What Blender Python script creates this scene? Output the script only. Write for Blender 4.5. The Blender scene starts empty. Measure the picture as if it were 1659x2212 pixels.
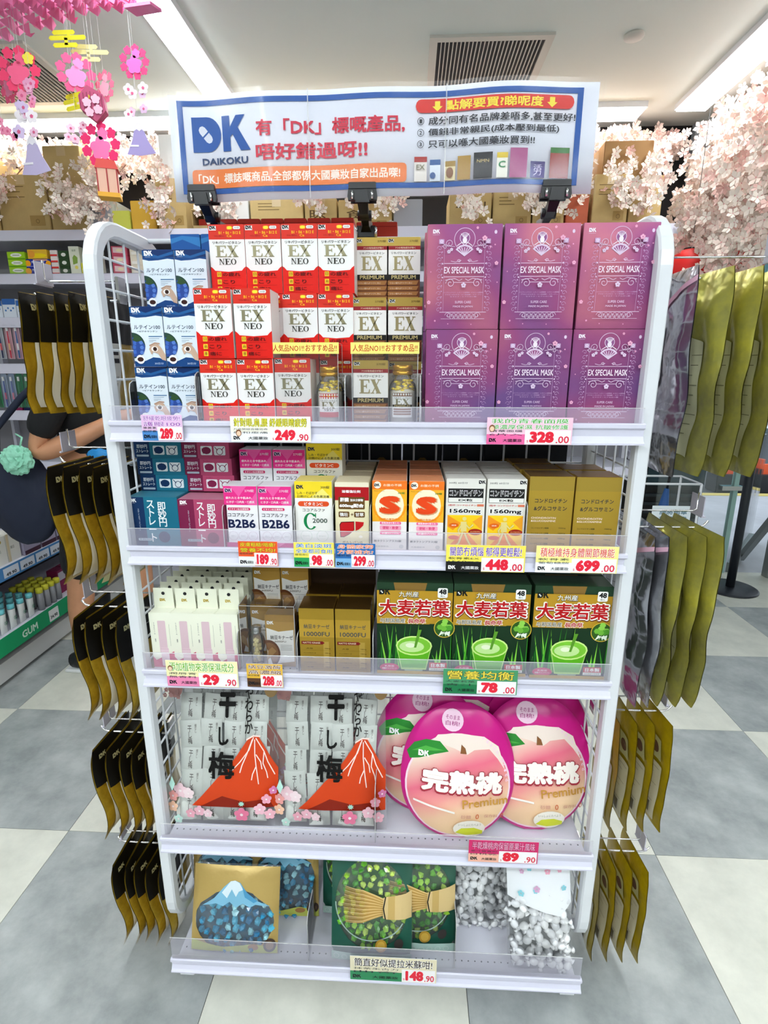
import bpy, bmesh, math, random
from mathutils import Vector, Matrix, noise
random.seed(7)
R = math.radians
PI = math.pi
SC = bpy.context.scene
COL = SC.collection

# ---------------------------------------------------------------- camera
cd = bpy.data.cameras.new('camera'); cam = bpy.data.objects.new('camera', cd); COL.objects.link(cam)
SC.camera = cam
cd.sensor_fit = 'VERTICAL'; cd.sensor_height = 36; cd.lens = 1167.5/2212*36; cd.clip_start = .02
_p, _y, _r = .2594, -.0469, -.0014
_f = Vector((math.sin(_y)*math.cos(_p), math.cos(_y)*math.cos(_p), -math.sin(_p)))
_rt = Vector((math.cos(_y), -math.sin(_y), 0)); _dn = _f.cross(_rt)
_r2 = _rt*math.cos(_r)+_dn*math.sin(_r); _u2 = -(-_rt*math.sin(_r)+_dn*math.cos(_r))
cam.matrix_world = Matrix(((_r2.x, _u2.x, -_f.x, .065), (_r2.y, _u2.y, -_f.y, -.926), (_r2.z, _u2.z, -_f.z, 1.4015), (0, 0, 0, 1)))

# ---------------------------------------------------------------- world and exposure
w = bpy.data.worlds.new('sky'); SC.world = w; w.use_nodes = True
w.node_tree.nodes['Background'].inputs[0].default_value = (.80, .90, 1.0, 1)
w.node_tree.nodes['Background'].inputs[1].default_value = 1.6
SC.view_settings.view_transform = 'Standard'; SC.view_settings.look = 'None'
SC.view_settings.gamma = 1; SC.view_settings.use_curve_mapping = False
SC.view_settings.exposure = 0.14
LAMP = 17.0      # radiance of the ceiling diffusers

# ---------------------------------------------------------------- materials
def lin(c):
    return c/12.92 if c <= .04045 else ((c+.055)/1.055)**2.4
def rgb(h):
    h = h.lstrip('#'); return tuple(lin(int(h[i:i+2], 16)/255) for i in (0, 2, 4))
MATS = {}
def mat(name, col='#808080', rough=.5, metal=0., spec=.5, alpha=1., emit=None, bump=0., bscale=30., var=0., vscale=4., col2=None, coat=0., sheen=0.):
    if name in MATS: return MATS[name]
    m = bpy.data.materials.new(name); m.use_nodes = True; nt = m.node_tree; b = nt.nodes['Principled BSDF']
    c = rgb(col); b.inputs['Base Color'].default_value = (*c, 1); b.inputs['Roughness'].default_value = rough
    b.inputs['Metallic'].default_value = metal; b.inputs['Specular IOR Level'].default_value = spec
    b.inputs['Alpha'].default_value = alpha; b.inputs['Coat Weight'].default_value = coat
    if emit is not None:
        b.inputs['Emission Color'].default_value = (*c, 1); b.inputs['Emission Strength'].default_value = emit
    if bump or var or col2:
        tc = nt.nodes.new('ShaderNodeTexCoord')
        if bump:
            n = nt.nodes.new('ShaderNodeTexNoise'); n.inputs['Scale'].default_value = bscale; n.inputs['Detail'].default_value = 3
            bp = nt.nodes.new('ShaderNodeBump'); bp.inputs['Strength'].default_value = bump; bp.inputs['Distance'].default_value = .01
            nt.links.new(tc.outputs['Object'], n.inputs['Vector']); nt.links.new(n.outputs['Fac'], bp.inputs['Height']); nt.links.new(bp.outputs['Normal'], b.inputs['Normal'])
        if var or col2:
            n2 = nt.nodes.new('ShaderNodeTexNoise'); n2.inputs['Scale'].default_value = vscale; n2.inputs['Detail'].default_value = 6; n2.inputs['Roughness'].default_value = .65
            rp = nt.nodes.new('ShaderNodeValToRGB'); c2 = rgb(col2) if col2 else tuple(x*(1-var) for x in c)
            rp.color_ramp.elements[0].position = .36; rp.color_ramp.elements[1].position = .66
            rp.color_ramp.elements[0].color = (*c2, 1); rp.color_ramp.elements[1].color = (*c, 1)
            nt.links.new(tc.outputs['Object'], n2.inputs['Vector']); nt.links.new(n2.outputs['Fac'], rp.inputs['Fac']); nt.links.new(rp.outputs['Color'], b.inputs['Base Color'])
    MATS[name] = m; return m
def film(name, col='#ffffff', amount=.15, rough=.05, gloss=.12, ior=1.3):
    """thin clear plastic: mostly see-through, a little haze and a sheen"""
    if name in MATS: return MATS[name]
    m = bpy.data.materials.new(name); m.use_nodes = True; nt = m.node_tree; nt.nodes.clear()
    o = nt.nodes.new('ShaderNodeOutputMaterial'); t = nt.nodes.new('ShaderNodeBsdfTransparent'); d = nt.nodes.new('ShaderNodeBsdfDiffuse'); g = nt.nodes.new('ShaderNodeBsdfGlossy')
    d.inputs[0].default_value = (*rgb(col), 1); g.inputs['Roughness'].default_value = rough
    a = nt.nodes.new('ShaderNodeMixShader'); a.inputs[0].default_value = amount
    f = nt.nodes.new('ShaderNodeFresnel'); f.inputs[0].default_value = ior
    ad = nt.nodes.new('ShaderNodeMath'); ad.operation = 'ADD'; ad.inputs[1].default_value = gloss*.08; ad.use_clamp = True
    k = nt.nodes.new('ShaderNodeMixShader')
    nt.links.new(t.outputs[0], a.inputs[1]); nt.links.new(d.outputs[0], a.inputs[2])
    nt.links.new(f.outputs[0], ad.inputs[0]); nt.links.new(ad.outputs[0], k.inputs[0]); nt.links.new(a.outputs[0], k.inputs[1]); nt.links.new(g.outputs[0], k.inputs[2]); nt.links.new(k.outputs[0], o.inputs[0])
    MATS[name] = m; return m
def ink(c):
    """flat print colour: '#rrggbb', or 'g#rrggbb' for hot foil"""
    if isinstance(c, bpy.types.Material): return c
    if c[0] == 'g': return mat('foil_'+c[2:], c[1:], .28, .6, bump=.15, bscale=8)
    return mat('print_'+c[1:], c, .45, spec=.22)
WHITE = mat('white_enamel', '#dde0e4', .35, coat=.15)
SHELFW = mat('shelf_enamel', '#dcdce6', .4)
RAILW = mat('rail_plastic', '#d6d5e4', .4, spec=.3)
LIP = film('clear_guard_plastic', '#e2def2', .26)
CLEAR = film('clear_acrylic', '#f2f6f7', .02)
BAGF = film('bag_film', '#e8eef0', .06, .12, .5)
GLASS = film('door_glass', '#d5e4e2', .06, .02, .2)
CHROME = mat('chrome_wire', '#d8d8d8', .15, .95)
BLACKP = mat('black_plastic', '#08080a', .35)
GREYP = mat('grey_plate', '#b9b6c4', .35)
CARD = mat('cardboard', '#c9ad72', .75, var=.15, vscale=6)

# ---------------------------------------------------------------- object helpers
def setp(o, label=None, cat=None, group=None, kind=None):
    if label: o['label'] = label
    if cat: o['category'] = cat
    if group: o['group'] = group
    if kind: o['kind'] = kind
    return o
def empty(name, loc, label, cat, group=None, rz=0., kind=None):
    o = bpy.data.objects.new(name, None); COL.objects.link(o); o.location = loc; o.rotation_euler = (0, 0, rz); o.empty_display_size = .02
    return setp(o, label, cat, group, kind)
class MB:
    def __init__(s): s.v = []; s.f = []; s.m = []; s.mats = []; s.sm = []
    def mi(s, m):
        m = ink(m) if isinstance(m, str) else m
        if m not in s.mats: s.mats.append(m)
        return s.mats.index(m)
    def add(s, vs, fs, m, smooth=False):
        b = len(s.v); s.v += [tuple(x) for x in vs]; k = s.mi(m)
        for f in fs: s.f.append([b+i for i in f]); s.m.append(k); s.sm.append(smooth)
        return s
    def box(s, x0, y0, z0, x1, y1, z1, m, bev=0.):
        if bev <= 0:
            vs = [(x0, y0, z0), (x1, y0, z0), (x1, y1, z0), (x0, y1, z0), (x0, y0, z1), (x1, y0, z1), (x1, y1, z1), (x0, y1, z1)]
            fs = [(0, 3, 2, 1), (4, 5, 6, 7), (0, 1, 5, 4), (1, 2, 6, 5), (2, 3, 7, 6), (3, 0, 4, 7)]
            return s.add(vs, fs, m)
        bm = bmesh.new(); bmesh.ops.create_cube(bm, size=1)
        for v in bm.verts: v.co = Vector(((x0+x1)/2+v.co.x*(x1-x0), (y0+y1)/2+v.co.y*(y1-y0), (z0+z1)/2+v.co.z*(z1-z0)))
        bmesh.ops.bevel(bm, geom=bm.edges[:], offset=bev, segments=2, affect='EDGES')
        s.bm(bm, m); return s
    def bm(s, bm, m, smooth=False):
        bm.verts.ensure_lookup_table(); bm.verts.index_update()
        s.add([v.co for v in bm.verts], [[v.index for v in f.verts] for f in bm.faces], m, smooth); bm.free()
    def tube(s, pts, r, m, n=8, cap=True, closed=False, sq=False):
        pts = [Vector(p) for p in pts]; N = len(pts); vs = []; fs = []
        up = None
        for i, p in enumerate(pts):
            a = pts[i-1] if (i > 0 or closed) else p; b = pts[(i+1) % N] if (i < N-1 or closed) else p
            t = (b-a).normalized()
            if up is None:
                up = Vector((0, 0, 1)) if abs(t.z) < .9 else Vector((1, 0, 0))
            x = t.cross(up).normalized(); yv = x.cross(t).normalized(); up = yv
            rr = r[i] if isinstance(r, (list, tuple)) else r
            for k in range(n):
                an = 2*PI*(k+.5)/n
                q = math.sqrt(2) if sq else 1
                vs.append(p+(x*math.cos(an)+yv*math.sin(an))*rr*q)
        M_ = N if closed else N-1
        for i in range(M_):
            for k in range(n):
                a = i*n+k; b = i*n+(k+1) % n; c = ((i+1) % N)*n+(k+1) % n; d = ((i+1) % N)*n+k
                fs.append((a, b, c, d))
        if cap and not closed:
            fs.append(tuple(range(n))[::-1]); fs.append(tuple((N-1)*n+k for k in range(n)))
        return s.add(vs, fs, m, not sq and n > 5)
    def lathe(s, prof, m, n=20, cx=0, cy=0, cap=True):
        vs = []; fs = []
        for (r, z) in prof:
            for k in range(n): vs.append((cx+r*math.cos(2*PI*k/n), cy+r*math.sin(2*PI*k/n), z))
        for i in range(len(prof)-1):
            for k in range(n): fs.append((i*n+k, i*n+(k+1) % n, (i+1)*n+(k+1) % n, (i+1)*n+k))
        if cap:
            fs.append(tuple(range(n))[::-1]); fs.append(tuple((len(prof)-1)*n+k for k in range(n)))
        return s.add(vs, fs, m, True)
    def prism(s, poly, a0, a1, m, axis='y'):
        """poly: 2D points, extruded along axis"""
        def mk(p, a): return {'y': (p[0], a, p[1]), 'x': (a, p[0], p[1]), 'z': (p[0], p[1], a)}[axis]
        n = len(poly); vs = [mk(p, a0) for p in poly]+[mk(p, a1) for p in poly]
        fs = [tuple(range(n)), tuple(range(2*n-1, n-1, -1))]+[(i, i+n, (i+1) % n+n, (i+1) % n) for i in range(n)]
        return s.add(vs, fs, m)
    def mesh(s, name):
        me = bpy.data.meshes.new(name); me.from_pydata(s.v, [], s.f)
        for m in s.mats: me.materials.append(m)
        me.polygons.foreach_set('material_index', s.m); me.polygons.foreach_set('use_smooth', s.sm)
        me.update(); return me
    def build(s, name, parent=None, loc=(0, 0, 0), rz=0., rot=None, fixn=True):
        me = s.mesh(name)
        if fixn:
            bm = bmesh.new(); bm.from_mesh(me); bmesh.ops.recalc_face_normals(bm, faces=bm.faces[:]); bm.to_mesh(me); bm.free()
        o = bpy.data.objects.new(name, me); COL.objects.link(o); o.location = loc; o.rotation_euler = rot or (0, 0, rz)
        if parent: o.parent = parent
        return o
def inst(o, parent=None, loc=(0, 0, 0), rot=(0, 0, 0), name=None):
    c = o.copy(); COL.objects.link(c); c.parent = parent; c.location = loc; c.rotation_euler = rot
    return c
def ctree(o, loc, label=None, rz=None, parent=None, group=None):
    c = o.copy(); COL.objects.link(c)
    if parent is not None: c.parent = parent
    if loc is not None: c.location = loc
    if rz is not None: c.rotation_euler = (0, 0, rz)
    if label: c['label'] = label
    if group: c['group'] = group
    for ch in list(o.children):
        d = ch.copy(); COL.objects.link(d); d.parent = c
        for g in list(ch.children):
            e = g.copy(); COL.objects.link(e); e.parent = d
    return c

# ---------------------------------------------------------------- flat print
TX = {}; NV = {}
def text2d(s, off=0., vert=False):
    key = (s, round(off, 4), vert)
    if key in TX: return TX[key]
    cu = bpy.data.curves.new('t', 'FONT'); cu.body = '\n'.join(s) if vert else s; cu.size = 1; cu.resolution_u = 2
    if vert: cu.align_x = 'CENTER'; cu.space_line = .82
    ob = bpy.data.objects.new('t', cu); me = ob.to_mesh(); me.calc_loop_triangles()
    vs = [(v.co.x, v.co.y) for v in me.vertices]; ts = [tuple(t.vertices) for t in me.loop_triangles]
    ob.to_mesh_clear(); bpy.data.objects.remove(ob); bpy.data.curves.remove(cu)
    if not vs: vs = [(0, 0), (1, 0), (0, 1)]; ts = []
    nb_ = len(vs)
    if off > .006:          # bolder weight: the same strokes struck several times, slightly shifted
        q = 8 if off > .035 else 4; bv, bt = list(vs), list(ts); nb = len(bv)
        for k in range(q):
            a = 2*PI*(k+.5)/q; dx, dy = off*1.1*math.cos(a), off*1.1*math.sin(a); o_ = len(vs)
            vs += [(x+dx, y+dy) for x, y in bv]; ts += [tuple(i+o_ for i in t) for t in bt]
    xs = [v[0] for v in vs]; ys = [v[1] for v in vs]; x0, x1, y0, y1 = min(xs), max(xs), min(ys), max(ys)
    W = max(x1-x0, 1e-6); H = max(y1-y0, 1e-6)
    NV[key] = nb_; TX[key] = ([((x-x0)/W, (y-y0)/H) for x, y in vs], ts, W/H); return TX[key]
SER = {
 'E': [[(0, 0), (1, 0), (1, .3), (.94, .3), (.86, .08), (.42, .08), (.42, .47), (.62, .47), (.66, .36), (.72, .36), (.72, .68), (.66, .68), (.62, .56), (.42, .56), (.42, .92), (.83, .92), (.9, .74), (.96, .74), (.96, 1), (0, 1), (0, .93), (.13, .93), (.13, .07), (0, .07)]],
 'X': [[(.06, .97), (.4, .97), (.95, .03), (.6, .03)], [(.78, .97), (.87, .97), (.22, .03), (.12, .03)], [(0, .94), (.48, .94), (.48, 1), (0, 1)], [(.66, .94), (1, .94), (1, 1), (.66, 1)], [(0, 0), (.36, 0), (.36, .06), (0, .06)], [(.5, 0), (1, 0), (1, .06), (.5, .06)]],
 'N': [[(.13, 0), (.22, 0), (.22, 1), (.13, 1)], [(.78, 0), (.87, 0), (.87, 1), (.78, 1)], [(.08, 1), (.34, 1), (.87, 0), (.74, 0)], [(0, 0), (.35, 0), (.35, .06), (0, .06)], [(.66, .94), (1, .94), (1, 1), (.66, 1)], [(0, .94), (.2, .94), (.2, 1), (0, 1)]],
}
def _arcband(a0, a1, ro, ri, n=16):
    out = []
    for i in range(n):
        t0 = a0+(a1-a0)*i/n; t1 = a0+(a1-a0)*(i+1)/n
        out.append([(.5+ro*math.cos(t0), .5+.5*math.sin(t0)), (.5+ro*math.cos(t1), .5+.5*math.sin(t1)), (.5+ri*math.cos(t1), .5+.44*math.sin(t1)), (.5+ri*math.cos(t0), .5+.44*math.sin(t0))])
    return out
SER['O'] = _arcband(0, 2*PI, .5, .27, 20)
SER['C'] = _arcband(R(40), R(320), .5, .28, 18)+[[(.82, .78), (.9, .66), (.9, .98), (.84, .98)]]
DKD = [[(0, 0), (.5, 0)]+[(.5+.47*math.sin(R(a)), .5-.5*math.cos(R(a))) for a in range(15, 180, 15)]+[(.5, 1), (0, 1)],
       [(1.02, 0), (1.28, 0), (1.28, .4), (1.36, .48), (1.62, 0), (1.95, 0), (1.55, .66), (1.8, 1), (1.5, 1), (1.28, .68), (1.28, 1), (1.02, 1)]]
class Print:
    """coloured shapes printed on a face w x h (metres); u,v in 0..1 from lower left; later shapes lie on top"""
    def __init__(s, w, h, step=.00004): s.w = w; s.h = h; s.n = 1; s.step = step; s.mb = MB()
    def raw(s, pts, tris, m, nb=0):
        y = -s.n*s.step; s.n += 1; nb = nb or len(pts)+1; e = s.step/12
        s.mb.add([((u-.5)*s.w, y-e*(i//nb), v*s.h) for i, (u, v) in enumerate(pts)], tris, m); return s
    def p(s, pts, c): return s.raw(pts, [tuple(range(len(pts)))], c)
    def r(s, u0, v0, u1, v1, c): return s.p([(u0, v0), (u1, v0), (u1, v1), (u0, v1)], c)
    def rr(s, u0, v0, u1, v1, c, rad=.004):
        a = rad/s.w; b = rad/s.h; pts = []
        for cx, cy, q in ((u1-a, v0+b, -90), (u1-a, v1-b, 0), (u0+a, v1-b, 90), (u0+a, v0+b, 180)):
            for k in range(4):
                t = R(q+30*k); pts.append((cx+a*math.cos(t), cy+b*math.sin(t)))
        return s.p(pts, c)
    def e(s, u, v, rx, ry, c, n=18, a0=0, a1=360):
        full = a1-a0 >= 360
        pts = [(u+rx/s.w*math.cos(R(a0+(a1-a0)*k/(n if full else n-1))), v+ry/s.h*math.sin(R(a0+(a1-a0)*k/(n if full else n-1)))) for k in range(n)]
        return s.p(pts, c)
    def c(s, u, v, r, col, n=18): return s.e(u, v, r, r, col, n)
    def ring(s, u, v, r, t, col, n=24, a0=0, a1=360):
        pts = []; fs = []
        for k in range(n+1):
            a = R(a0+(a1-a0)*k/n)
            pts += [(u+(r-t/2)/s.w*math.cos(a), v+(r-t/2)/s.h*math.sin(a)), (u+(r+t/2)/s.w*math.cos(a), v+(r+t/2)/s.h*math.sin(a))]
        for k in range(n): fs.append((2*k, 2*k+1, 2*k+3, 2*k+2))
        return s.raw(pts, fs, col)
    def line(s, pts, t, col):
        P = [(u*s.w, v*s.h) for u, v in pts]; out = []; fs = []
        for i, p in enumerate(P):
            a = P[max(i-1, 0)]; b = P[min(i+1, len(P)-1)]; dx, dy = b[0]-a[0], b[1]-a[1]; L = math.hypot(dx, dy) or 1
            tt = t[i] if isinstance(t, (list, tuple)) else t
            nx, ny = -dy/L*tt/2, dx/L*tt/2
            out += [((p[0]+nx)/s.w, (p[1]+ny)/s.h), ((p[0]-nx)/s.w, (p[1]-ny)/s.h)]
        for i in range(len(P)-1): fs.append((2*i, 2*i+1, 2*i+3, 2*i+2))
        return s.raw(out, fs, col)
    def t(s, text, u, v, uw, vh, c, b=.0, vert=False, rot=0., keep=False):
        """text filling the box centred at u,v"""
        pts, tr, asp = text2d(text, b, vert)
        W, H = uw*s.w, vh*s.h
        if keep:
            if W/H > asp: W = H*asp
            else: H = W/asp
        ca, sa = math.cos(rot), math.sin(rot); out = []
        for x, y in pts:
            X = (x-.5)*W; Y = (y-.5)*H; out.append((u+(X*ca-Y*sa)/s.w, v+(X*sa+Y*ca)/s.h))
        return s.raw(out, tr, c, NV[(text, round(b, 4), vert)])
    def ser(s, ch, u, v, uw, vh, c):
        n = len(ch); cw = uw/n
        y = -s.n*s.step; s.n += 1
        for i, q in enumerate(ch):
            for poly in SER[q]:
                s.mb.add([((u-uw/2+cw*(i+x*.94)-.5)*s.w, y, (v-vh/2+vh*yy)*s.h) for x, yy in poly], [tuple(range(len(poly)))], c)
        return s
    def dk(s, u, v, hh, c, pill='#ffffff'):
        """two letter logo with a capsule cut into the D; hh = height in metres, u,v = lower left"""
        y = -s.n*s.step; s.n += 1
        for poly in DKD: s.mb.add([((u-.5)*s.w+x*hh, y, v*s.h+yy*hh) for x, yy in poly], [tuple(range(len(poly)))], c)
        y = -s.n*s.step; s.n += 1
        def cap(x, yy, a, L, r): 
            pts = []
            for k in range(5): t = R(-90+45*k); pts.append((L+r*math.cos(t), r*math.sin(t)))
            for k in range(5): t = R(90+45*k); pts.append((-L+r*math.cos(t), r*math.sin(t)))
            return [((u-.5)*s.w+(x+px*math.cos(a)-py*math.sin(a))*hh, y, v*s.h+(yy+px*math.sin(a)+py*math.cos(a))*hh) for px, py in pts]
        q = cap(.45, .5, R(-50), .17, .12); s.mb.add(q, [tuple(range(10))], pill)
        y = -s.n*s.step; s.n += 1
        a = R(40); L = .16; s.mb.add([((u-.5)*s.w+(.45+px*math.cos(a)-py*math.sin(a))*hh, y, v*s.h+(.5+px*math.sin(a)+py*math.cos(a))*hh) for px, py in ((-L, -.025), (L, -.025), (L, .025), (-L, .025))], [(0, 1, 2, 3)], c)
        return s
    def build(s, name, parent, y=0., warp=None, sub=0, x=0., z=0.):
        me = s.mb.mesh(name); bm = bmesh.new(); bm.from_mesh(me)
        if warp:
            bmesh.ops.triangulate(bm, faces=bm.faces[:])
            for _ in range(5):
                ed = [e for e in bm.edges if e.calc_length() > sub]
                if not ed: break
                bmesh.ops.subdivide_edges(bm, edges=ed, cuts=1, use_grid_fill=False)
                bmesh.ops.triangulate(bm, faces=[f for f in bm.faces if len(f.verts) > 3])
            for v_ in bm.verts: v_.co = warp(v_.co)
            for f_ in bm.faces: f_.smooth = True
        bm.normal_update()
        for f_ in bm.faces:
            if f_.normal.y > 0: f_.normal_flip()
        bm.to_mesh(me); bm.free()
        o = bpy.data.objects.new(name, me); COL.objects.link(o); o.parent = parent; o.location = (x, y, z); return o

# ================================================================= ROOM
fl = bpy.data.objects.new('floor', None)
m = MB(); m.box(-4, -5, -.06, 5.2, 2.78, -.004, mat('grout', '#60625f', .8)); fl = m.build('floor'); setp(fl, 'checkered floor of large grey and off-white vinyl tiles', kind='structure')
TD = mat('tile_dark', '#b6bab8', .42, col2='#8d9291', vscale=5, bump=.03, bscale=50)
TL = mat('tile_light', '#e2e1d4', .42, col2='#cbcbbf', vscale=5, bump=.03, bscale=50)
T0x, T0y, T = -.985, .407, .6
tm = {}
for k, mm in (('d', TD), ('l', TL)):
    q = MB(); q.box(.0008, .0008, -.004, T-.0008, T-.0008, 0, mm); tm[k] = q.mesh('tile')
    # grain continues from tile to tile through object coordinates; offset is harmless
for i in range(-5, 11):
    for j in range(-4, 4):
        me = tm['l' if (i+j) % 2 == 0 else 'd']
        o = bpy.data.objects.new('tile', me); COL.objects.link(o); o.parent = fl; o.location = (T0x+i*T, T0y+j*T, 0)
H = 2.8
m = MB(); m.box(-4, -5, H, 5.2, 2.95, H+.1, mat('ceiling_paint', '#dde4de', .8)); o = m.build('ceiling'); setp(o, 'plain off-white ceiling', kind='structure')
WP = mat('wall_paint', '#8a8580', .8)
m = MB(); m.box(-4, 2.85, 0, 1.72, 2.95, H, mat('wall_back_shadow', '#100c0a', .8)); o = m.build('wall_back'); setp(o, kind='structure')  # near-black base colour stands for the shadows between the blossoms
m = MB(); m.box(-4.1, -5, 0, -4, 2.95, H, mat('wall_paint_light', '#d8d8d4', .8)); o = m.build('wall_left'); setp(o, kind='structure')
m = MB(); m.box(5.2, -5, 0, 5.3, 2.95, H, mat('wall_paint_light')); o = m.build('wall_right'); setp(o, kind='structure')
m = MB(); m.box(-4, -5.1, 0, 5.2, -5, H, mat('wall_paint_light')); o = m.build('wall_front'); setp(o, kind='structure')
m = MB(); m.box(1.72, 2.80, 2.35, 5.2, 2.95, H, mat('header_paint', '#9aa0a4', .6)); o = m.build('trim_1'); setp(o, 'grey header above the glass shop front', kind='structure')

# ---- ceiling lights
DIFF = mat('lamp_diffuser', '#f4fbff', .5, emit=LAMP)
def lamp(x0, y0, x1, y1, label, group='long white linear ceiling lights'):
    t = empty('ceiling_light', ((x0+x1)/2, (y0+y1)/2, H), label, 'ceiling light', None)
    cx, cy = (x0+x1)/2, (y0+y1)/2
    m = MB(); m.box(x0-cx-.008, y0-cy-.008, -.028, x1-cx+.008, y1-cy+.008, -.0005, WHITE); m.build('housing', t)
    m = MB(); m.box(x0-cx, y0-cy, -.036, x1-cx, y1-cy, -.029, DIFF); m.build('diffuser', t)
lamp(-1.02, -3.6, -.885, 2.42, 'long linear ceiling light running away above the left end of the sign')
lamp(1.50, -3.6, 1.655, 2.57, 'long linear ceiling light beside the blossom curtain on the right')
lamp(-3.4, 2.53, 1.32, 2.68, 'long linear ceiling light crossing behind the sign along the back wall')
lamp(-2.2, -1.98, 2.6, -1.78, 'linear ceiling light behind the viewer across the aisle')  # unseen lamp, added to fill the rack fronts from behind the camera
lamp(-2.2, -3.32, 2.6, -3.12, 'farthest linear ceiling light behind the viewer near the front wall')  # second unseen lamp, added for more frontal light on the lower shelves

# ---- ceiling vents
def vent(cx, cy, sx, sy, rz, n, label):
    t = empty('ceiling_vent', (cx, cy, H), label, 'ceiling vent', None, rz)
    fm = mat('vent_frame', '#cfcdc4', .6); dk_ = mat('vent_dark', '#23262b', .7)
    m = MB(); b = .035
    m.box(-sx/2-b, -sy/2-b, -.012, sx/2+b, -sy/2, 0, fm); m.box(-sx/2-b, sy/2, -.012, sx/2+b, sy/2+b, 0, fm)
    m.box(-sx/2-b, -sy/2, -.012, -sx/2, sy/2, 0, fm); m.box(sx/2, -sy/2, -.012, sx/2+b, sy/2, 0, fm); m.build('frame', t)
    m = MB(); m.box(-sx/2, -sy/2, -.002, sx/2, sy/2, -.0005, dk_); m.build('backing', t)
    s0 = None
    for k in range(1, n):
        x = -sx/2+sx*k/n
        if s0 is None:
            m = MB(); m.box(-.0022, -sy/2, -.011, .0022, sy/2, -.003, fm); s0 = m.build('slat', t, (x, 0, 0))
        else: inst(s0, t, (x, 0, 0))
vent(.40, 2.16, .47, .5, 0, 27, 'square slatted ceiling vent above the right half of the sign')
vent(-2.0, 2.12, .6, .5, 0, 27, 'slatted ceiling vent behind the pink paper blossoms')
m = MB(); m.lathe([(.04, -.012), (.042, -.008), (.042, 0)], mat('cap_white', '#c9c8c0', .6)); o = m.build('ceiling_cover_disc', None, (1.013, 1.914, H)); setp(o, 'small round cover disc flush on the bare ceiling', 'ceiling cap')

# ================================================================= RACK
RK = empty('display_rack', (0, 0, 0), 'white wire display rack with five shelves of boxed goods in the middle of the floor', 'display rack')
def rrect(y0, z0, y1, z1, r, n=6):
    pts = []
    for cy, cz, q in ((y1-r, z0+r, -90), (y1-r, z1-r, 0), (y0+r, z1-r, 90), (y0+r, z0+r, 180)):
        for k in range(n+1): t = R(q+90*k/n); pts.append((cy+r*math.cos(t), cz+r*math.sin(t)))
    return pts
for sx in (-1, 1):
    m = MB(); loop = rrect(.012, .165, .27, 1.632, .075)
    # flat oval tube, built as a swept square ring
    n = len(loop); vs = []; fs = []
    for i, (y, z) in enumerate(loop):
        a = Vector(loop[i-1]); b = Vector(loop[(i+1) % n]); t = (b-a).normalized(); nn = Vector((-t.y, t.x))
        prof = ((-.009, -.013), (.009, -.013), (.012, -.009), (.012, .009), (.009, .013), (-.009, .013), (-.012, .009), (-.012, -.009))
        for (px, pn) in prof: vs.append((sx*.4585+px, y+nn.x*pn, z+nn.y*pn))
    for i in range(n):
        for k in range(8): fs.append((i*8+k, i*8+(k+1) % 8, ((i+1) % n)*8+(k+1) % 8, ((i+1) % n)*8+k))
    m.add(vs, fs, WHITE, False); fr = m.build('side_frame', RK)
    m = MB()
    for k in range(4): m.tube([(sx*.456, .065+.052*k, .175), (sx*.456, .065+.052*k, 1.625)], .0023, WHITE, 6)
    z = .22
    while z < 1.62: m.tube([(sx*.459, .02, z), (sx*.459, .262, z)], .0023, WHITE, 6); z += .0505
    o = m.build('side_grid', fr); o['kind'] = 'stuff'
m = MB()
for k in range(18): m.tube([(-.425+.05*k, .283, .14), (-.425+.05*k, .283, 1.55)], .0022, WHITE, 6)
z = .19
while z < 1.56: m.tube([(-.45, .28, z), (.45, .28, z)], .0022, WHITE, 6); z += .0505
o = m.build('back_grid', RK); o['kind'] = 'stuff'
m = MB()
for sx in (-1, 1):
    m.box(sx*.44-.02, .0, .02, sx*.44+.02, .56, .06, WHITE, .004)
    m.box(sx*.44-.015, .25, .06, sx*.44+.015, .29, .2, WHITE)
m.box(-.44, .255, .03, .44, .285, .06, WHITE); m.build('base_frame', RK)
for sx in (-1, 1):
    for yy in (.05, .5):
        m = MB(); m.lathe([(.016, 0), (.018, .004), (.018, .016), (.012, .02)], BLACKP, 14); m.build('foot', RK, (sx*.44, yy, 0))
SH = [(1.279, -.0125, 1.340), (1.050, -.005, 1.120), (.795, -.0055, .868), (.404, -.02, .476), (.092, -.04, .189)]
SURF = []
for k, (zb, yf, zl) in enumerate(SH):
    w2 = .4525; zs = zb+.026; SURF.append(zs)
    sh = MB(); sh.box(-w2+.012, yf+.012, zs-.018, w2-.012, .272, zs, SHELFW); sh.box(-w2+.012, yf+.012, zs, w2-.012, yf+.014, zs+.006, SHELFW)
    s = sh.build('shelf', RK)
    m = MB(); rail = [(yf+.012, zs+.007), (yf+.004, zs+.010), (yf-.001, zs+.008), (yf-.001, zs+.002), (yf+.004, zs-.001), (yf+.005, zs-.012), (yf+.001, zb+.006), (yf-.003, zb+.003), (yf-.003, zb), (yf+.012, zb)]
    m.prism(rail, -w2, w2, RAILW, 'x'); m.build('price_rail', s)
    m = MB(); m.add([(-w2+.004, yf+.002, zs+.006), (w2-.004, yf+.002, zs+.006), (w2-.004, yf+.002, zl), (-w2+.004, yf+.002, zl)], [(0, 1, 2, 3)], LIP)
    m.box(-w2+.004, yf+.0015, zl-.0012, w2-.004, yf+.0027, zl, film('guard_edge', '#ffffff', .4)); m.build('clear_guard', s)
    m = MB(); dots = mat('hole_dark', '#1b1b20', .8)
    for i in range(60): m.lathe([(.0018, 0), (.0018, .0003)], dots, 8, cx=-.43+i*.0146, cy=yf+.035)
    o = m.build('perforation', s, (0, 0, zs)); o['kind'] = 'stuff'
    m = MB()
    for sx in (-1, 1): m.box(sx*(w2-.014)-.0015, .02, zb+.0, sx*(w2-.014)+.0015, .26, zs-.001, SHELFW)
    m.build('bracket', s)
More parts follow.
